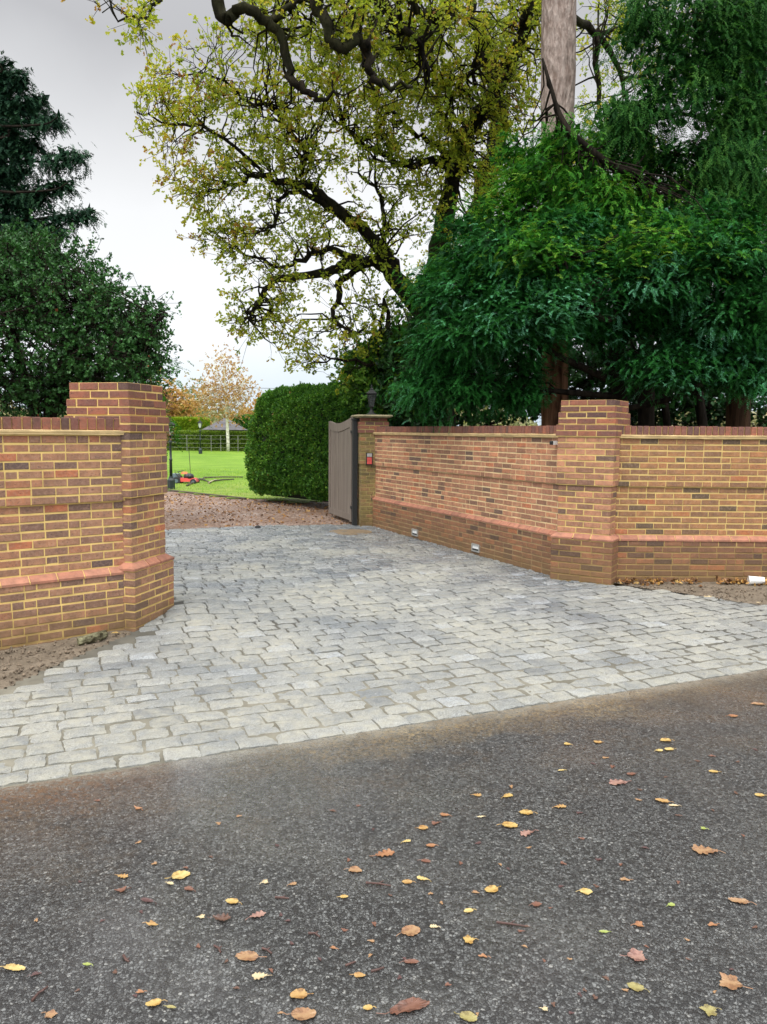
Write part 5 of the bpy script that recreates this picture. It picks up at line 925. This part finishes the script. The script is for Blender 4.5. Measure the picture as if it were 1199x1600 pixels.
LEAVES = [
 (22, 1515, 42, 'narrow', 'pale', 'long pale yellow leaf near the lower left corner of the road'), (136, 1509, 16, 'narrow', 'green', 'small narrow green leaf between the long pale leaf and a bent twig'), (56, 1524, 18, 'scrap', 'plum', 'dark plum leaf flat beside the long pale yellow leaf'),
 (219, 1552, 16, 'scrap', 'orange', 'small orange brown leaf just above the round yellow leaf at lower left'), (242, 1570, 28, 'ovate', 'yellow', 'round yellow veined leaf near the bottom edge, left part of the road'), (268, 1576, 20, 'narrow', 'olive', 'narrow olive leaf touching the round yellow veined leaf'),
 (80, 1588, 26, 'maple', 'tan', 'tan pointed leaf cut by the bottom edge at the left'), (238, 1446, 24, 'scrap', 'gold', 'mottled gold leaf with ragged ends, left of the brown curled pair'), (281, 1370, 32, 'ovate', 'pale', 'pale yellow oval leaf lying with its smaller companion, left part of the road'), (266, 1382, 14, 'oak', 'cream', 'small cream leaf touching the pale yellow oval leaf'),
 (192, 1371, 22, 'oak', 'gold', 'gold lobed leaf above a red brown one at the left'), (190, 1393, 22, 'scrap', 'rust', 'red brown curled leaf right below a gold lobed leaf'), (230, 1409, 28, 'narrow', 'plum', 'long plum coloured leaf below the pale yellow oval leaf'), (296, 1391, 20, 'oak', 'rust', 'dark rust leaf just right of the pale yellow oval leaf'),
 (216, 1265, 16, 'scrap', 'orange', 'single curled orange leaf near the rusty wash by the setts'), (364, 1411, 24, 'ovate', 'yellow', 'clear yellow oval leaf with its tip shaded, above the pink tan oak leaf'), (415, 1380, 14, 'maple', 'cream', 'small cream star shaped leaf right of the yellow oval leaf'), (458, 1383, 15, 'oak', 'tan', 'small tan oak leaf beside a dark clot of debris'),
 (537, 1403, 15, 'ovate', 'yellow', 'small bright lemon leaf below the brown twig, alone'), (403, 1432, 30, 'oak', 'pink', 'pinkish tan oak leaf in two lobed halves'), (346, 1438, 34, 'oak', 'brown', 'curled brown oak leaf folded over itself'), (316, 1435, 14, 'maple', 'cream', 'tiny cream lobed leaf left of the curled brown oak leaf'),
 (388, 1497, 42, 'ovate', 'tan', 'large two tone tan leaf with a torn brown half'), (406, 1528, 28, 'oak', 'cream', 'cream oak leaf with clear lobes below the large two tone leaf'), (468, 1557, 32, 'ovate', 'gold', 'gold oval leaf just above the biggest mottled leaf'), (473, 1588, 46, 'ovate', 'tan', 'biggest mottled tan leaf at the bottom edge'),
 (561, 1526, 22, 'ovate', 'gold', 'round gold brown leaf with a straight stalk to its right'), (576, 1577, 18, 'ovate', 'yellow', 'small round yellow leaf left of the long rust strip'), (521, 1483, 13, 'scrap', 'orange', 'small faded orange leaf in the middle of bare tarmac'), (554, 1361, 24, 'ovate', 'tan', 'faded tan leaf left of the orange brown leaf at mid road'),
 (637, 1380, 19, 'ovate', 'gold', 'round orange gold leaf of the touching pair at mid road'), (660, 1375, 22, 'oak', 'pale', 'pale yellow leaf of the touching pair at mid road'), (769, 1392, 27, 'ovate', 'yellow', 'yellow oval leaf with toothed edge, centre right of the road'), (733, 1425, 18, 'ovate', 'pale', 'pale yellow leaf with a long stalk pointing right'),
 (641, 1457, 36, 'ovate', 'tan', 'large round brown leaf with yellow patches, centre of the road'), (678, 1450, 16, 'oak', 'cream', 'small cream leaf right of the large round brown leaf'), (732, 1471, 24, 'maple', 'yellow', 'yellow lobed leaf with upright stalk'), (755, 1496, 18, 'scrap', 'orange', 'orange curled leaf below the yellow lobed leaf'),
 (643, 1505, 28, 'narrow', 'rust', 'faded rust leaf stretched flat below the large round brown leaf'), (640, 1575, 78, 'narrow', 'rust', 'long rust coloured strip of leaf or bark at the bottom edge'), (731, 1592, 34, 'ovate', 'olive', 'olive round leaf cut by the bottom edge, centre'), (852, 1579, 14, 'maple', 'cream', 'small cream star leaf near the bottom edge, right of centre'),
 (838, 1415, 18, 'ovate', 'rust', 'faded rust leaf right of the toothed yellow leaf'), (665, 1347, 18, 'ovate', 'rust', 'rust leaf above the touching yellow pair'), (915, 1395, 22, 'ovate', 'pale', 'pale yellow oval leaf with short stalk, right part of the road'), (943, 1458, 18, 'narrow', 'green', 'pale green leaf left of the big pale pointed leaf'),
 (1049, 1416, 13, 'ovate', 'green', 'tiny pale green leaf alone above the orange curled leaf'), (999, 1447, 20, 'maple', 'orange', 'orange brown star leaf above the big pale pointed leaf'), (996, 1497, 38, 'maple', 'pink', 'big pale pinkish pointed leaf curled up off the road'), (994, 1545, 30, 'ovate', 'olive', 'olive brown leaf below the big pale pointed leaf'),
 (1140, 1538, 48, 'maple', 'tan', 'wide tan pointed leaf near the lower right corner'), (1108, 1582, 32, 'maple', 'olive', 'olive tan torn leaf at the bottom edge near the right corner'), (1113, 1447, 19, 'scrap', 'orange', 'orange curled leaf above the wide tan leaf'), (1155, 1410, 36, 'narrow', 'tan', 'long thin tan leaf near the right edge'),
 (976, 1376, 20, 'scrap', 'tan', 'ragged tan leaf right of the pale yellow oval leaf'), (935, 1161, 14, 'ovate', 'gold', 'small gold leaf near the setts, left of the yellow trio'), (1041, 1158, 19, 'ovate', 'yellow', 'top yellow leaf of the trio near the setts at right'), (1030, 1174, 13, 'ovate', 'pale', 'smaller lower left leaf of the yellow trio'), (1046, 1172, 17, 'ovate', 'pale', 'lower right leaf of the yellow trio'),
 (1116, 1207, 16, 'ovate', 'yellow', 'bright lemon yellow leaf right of the yellow trio'), (1188, 1244, 16, 'ovate', 'yellow', 'bright yellow leaf at the right edge of the road'), (987, 1211, 16, 'ovate', 'rust', 'dark rust leaf above the long pinkish tan leaf'), (966, 1224, 34, 'oak', 'pink', 'long pinkish tan leaf with a yellow sliver on it'), (1036, 1253, 23, 'ovate', 'gold', 'gold leaf with a pale narrow leaf at its side'),
 (1053, 1260, 17, 'narrow', 'cream', 'pale narrow leaf at the side of a gold leaf'), (1101, 1331, 44, 'oak', 'tan', 'large tan oak leaf with a dark end, right part of the road'), (1099, 1296, 12, 'maple', 'green', 'small pale green star leaf above the large tan oak leaf'), (1145, 1120, 15, 'ovate', 'orange', 'orange leaf close to the setts at far right'), (1185, 1101, 24, 'narrow', 'tan', 'long tan leaf beside the setts at the right edge'),
 (887, 1164, 12, 'ovate', 'yellow', 'tiny yellow leaf nearest the sandy stain'), (877, 1205, 13, 'narrow', 'pale', 'thin yellow green leaf below the tiny yellow leaf'), (794, 1245, 20, 'oak', 'yellow', 'yellow lobed leaf between two small orange leaves'), (746, 1244, 16, 'oak', 'gold', 'gold lobed leaf furthest left under the sandy stain'), (823, 1271, 24, 'ovate', 'yellow', 'yellow oval leaf with a raised stalk above the bright yellow one'),
 (876, 1262, 21, 'oak', 'gold', 'gold and tan leaf right of the raised stalk leaf'), (796, 1291, 28, 'ovate', 'yellow', 'largest bright yellow leaf, crinkled, beside a pink brown oak leaf'), (824, 1303, 30, 'oak', 'pink', 'pink brown oak leaf touching the largest bright yellow leaf'), (695, 1275, 17, 'oak', 'orange', 'upright orange leaf at the top of the small cluster'), (680, 1288, 17, 'scrap', 'rust', 'red brown leaf under the upright orange leaf'),
 (661, 1295, 18, 'ovate', 'gold', 'yellow leaf with a dark crease in the small cluster'), (636, 1316, 16, 'oak', 'pale', 'pale yellow lobed leaf at the left end of the small cluster'), (674, 1323, 17, 'ovate', 'orange', 'orange leaf at the bottom of the small cluster'), (751, 1278, 13, 'narrow', 'cream', 'cream forked leaf left of the largest bright yellow leaf'), (602, 1336, 36, 'oak', 'orange', 'wide orange brown leaf with ragged lobes at mid road')]
def leaf_size(px, py, w_): return w_ * g(px, py)[1] / F * .92
for px, py, w_, shp, c_, lab in LEAVES:
    P = g(px, py); leaf_obj(P[0], P[1], leaf_size(px, py, w_), shp, c_, lab, GL_, rng.uniform(-.5, .5) + (math.pi if random.random() < .5 else 0), curl=.25 if 'curl' in lab else .12)
scr = [(57, 1439), (125, 1379), (1113, 1182), (1180, 1172), (946, 1185), (927, 1194), (905, 1271), (1114, 1267), (957, 1199), (1153, 1191), (799, 1230), (935, 1344), (782, 1352), (970, 1352), (720, 1350), (1000, 1235), (1060, 1275), (880, 1350), (1010, 1480), (545, 1345), (610, 1400), (585, 1445), (690, 1412), (310, 1480), (160, 1440), (370, 1545), (500, 1500), (890, 1500), (820, 1480), (1060, 1380), (1150, 1240), (1090, 1190), (1040, 1215), (560, 1260), (180, 1520), (450, 1440), (700, 1540), (930, 1560), (1180, 1450), (1075, 1500), (330, 1340), (860, 1420)]
_r2 = np.random.default_rng(3); scr += [(float(a), float(b)) for a, b in zip(_r2.uniform(120, 1190, 46), 1215 + 380 * _r2.random(46) ** .8)]
for px, py in scr:
    P = g(px, py); leaf_obj(P[0], P[1], leaf_size(px, py, rng.uniform(9, 15)), 'scrap', random.choice(['rust', 'brown', 'plum', 'tan']), 'small dull brown leaf scrap pressed flat on the tarmac', 'brown leaf scraps on the tarmac', rng.uniform(0, 6.28), .004, .05, False, cat='leaf scrap')
M_twig = plain('dark_twig', (.07, .035, .028), .7, .3, 40)
for a, b, lab in (((572, 1381), (611, 1386), 'straight brown twig above the small lemon leaf'), ((430, 1404), (452, 1406), 'short dark twig left of the small lemon leaf'), ((776, 1443), (820, 1449), 'thin dark forked twig right of the stalked pale leaf'), ((50, 1566), (75, 1544), 'thin reddish twig slanting near the lower left corner'), ((335, 1480), (345, 1491), 'stubby brown twig left of the large two tone leaf'), ((482, 1460), (500, 1466), 'bent dark twig right of the pink tan oak leaf'), ((540, 1511), (556, 1505), 'dark sliver of twig above the gold brown leaf'), ((410, 1484), (425, 1492), 'dark twig beside the torn half of the large leaf'), ((580, 1520), (600, 1514), 'pinkish twig right of the round gold brown leaf'), ((193, 1495), (202, 1505), 'tiny dark red twig above the small bent twig at left')):
    A_, B_ = g(*a), g(*b); m_ = MB(); mid = (A_ + B_) / 2 + rng.normal(0, .004, 3); s_ = float(np.linalg.norm(B_ - A_)); m_.tube([A_ + [0, 0, .006], mid * [1, 1, 0] + [0, 0, .008], B_ + [0, 0, .006]], [.0045, .004, .003], 6, wob=.3); m_.tube([mid * [1, 1, 0] + [0, 0, .008], mid * [1, 1, 0] + [s_ * .2, s_ * .16, .01]], [.003, .002], 5)
    o = m_.build('twig', M_twig); tag(o, lab, 'twig', 'twigs on the tarmac')
# leaf litter heaped under the road wall
n = 700; X = rng.uniform(2.85, 8, n); keep = (snoise(np.column_stack([X, X * 0, X * 0]), 1.6) > -.35) | (X < 3.9); X = X[keep]; n = len(X); Y = 9.40 - np.abs(rng.normal(0, .075, n)); Z = .03 + rng.random(n) * .035
B = np.column_stack([X, Y, Z]); D = norm(rng.normal(0, 1, (n, 3)) * [1, 1, .35]); L = rng.uniform(.04, .09, n); lv = Leaves(); lv.lobed(B, D, L, L * .35, rng.random(n))
M_lit = leaf_mat('leaf_litter', [(0, (.07, .035, .015)), (.4, (.20, .09, .03)), (.75, (.42, .22, .06)), (1, (.52, .36, .12))], .1); o = lv.build('leaf_litter', M_lit, None); tag(o, 'brown and gold leaf litter heaped along the foot of the road wall', 'leaf litter', kind='stuff')
n = 2600; X = rng.uniform(-7, .2, n); Y = 13.9 + rng.random(n) ** .8 * 8.4; B = np.column_stack([X, Y, np.full(n, .008)]); B = B[~inpoly(B, lawnpoly) & ~inpoly(B, cob_poly)]; n = len(B); D = norm(rng.normal(0, 1, (n, 3)) * [1, 1, .3]); L = rng.uniform(.03, .075, n); lv = Leaves(); lv.lobed(B, D, L, L * .35, rng.random(n) * .85)
o = lv.build('leaf_litter', M_lit, None); tag(o, 'brown leaves trodden into the gravel beyond the setts', 'leaf litter', kind='stuff')
P = g(1175, 914); t = thing('paper_cup', 'white crushed paper cup lying against the road wall', 'cup', (P[0], 9.30, .03)); m_ = MB(); pts = [(P[0] - .085, 9.31, .075), (P[0] + .085, 9.27, .085)]
m_.tube(pts, [.052, .040], 14, wob=.12); m_.build('cup', M_white, t); m_ = MB(); m_.tube([(P[0] - .088, 9.311, .075), (P[0] - .078, 9.309, .075)], [.057, .057], 14); m_.build('rim', M_white, t)
for px, py, w_, shp, c_, lab in ((1107, 934, 16, 'oak', 'cream', 'pale curled leaf on the bare soil before the road wall'), (1185, 943, 9, 'scrap', 'cream', 'small cream leaf on the soil below the paper cup'), (180, 991, 11, 'ovate', 'yellow', 'bright yellow leaf on the soil at the foot of the left pillar')):
    P = g(px, py, .03); leaf_obj(P[0], P[1], leaf_size(px, py, w_), shp, c_, lab, 'leaves on the soil strips', .3, .012, .2, z0=.03)
P = g(150, 999, .03); M_log = barkmat('lichened_bark', (.06, .05, .03), (.24, .23, .14), (16, 16, 16)); m_ = MB(); m_.tube([g(122, 1003, .04), g(138, 999, .05), g(150, 995, .05), g(165, 991, .04)], [.035, .042, .045, .035], 10, wob=.35)
m_.tube([g(150, 995, .05), g(160, 988, .09)], [.018, .010], 6); o = m_.build('log', M_log); tag(o, 'short lichened log lying at the foot of the left wall', 'log')
# crumbs of soil and stone on both strips
def crumbs(poly, n, label, smin, smax, mat):
    poly = np.array(poly); P = rng.uniform(poly.min(0), poly.max(0), (n * 4, 2)); P = P[inpoly(P, poly)][:n]; m_ = MB()
    for p in P:
        s_ = rng.uniform(smin, smax); V = np.array([[1, 0, 0], [-1, 0, 0], [0, 1, 0], [0, -1, 0], [0, 0, 1], [0, 0, -1]]) * s_ * rng.uniform(.6, 1.2, (6, 1)) + [p[0], p[1], .012 + s_ * .2]
        m_.add(V, None, rng.random(), [[0, 2, 4], [2, 1, 4], [1, 3, 4], [3, 0, 4], [2, 0, 5], [1, 2, 5], [3, 1, 5], [0, 3, 5]])
    o = m_.build('soil_crumbs', mat, None, True); tag(o, label, 'soil crumbs', kind='stuff')
M_crumb = plain('soil_crumb', (.15, .115, .08), .9, .5, 8)
crumbs([g(0, 1078)[:2] + [-1.2, -.9], g(0, 1078)[:2], g(110, 1030)[:2], g(200, 992)[:2], LW_E + [.05, -.08], LW_E - LW_D * 2], 700, 'clods and grit on the soil strip under the left wall', .004, .02, M_crumb)
crumbs([g(972, 917)[:2], g(1199, 948)[:2], g(1300, 960)[:2], (6, 9.4), (2.95, 9.4)], 600, 'clods and grit on the soil strip under the road wall', .004, .02, M_crumb)
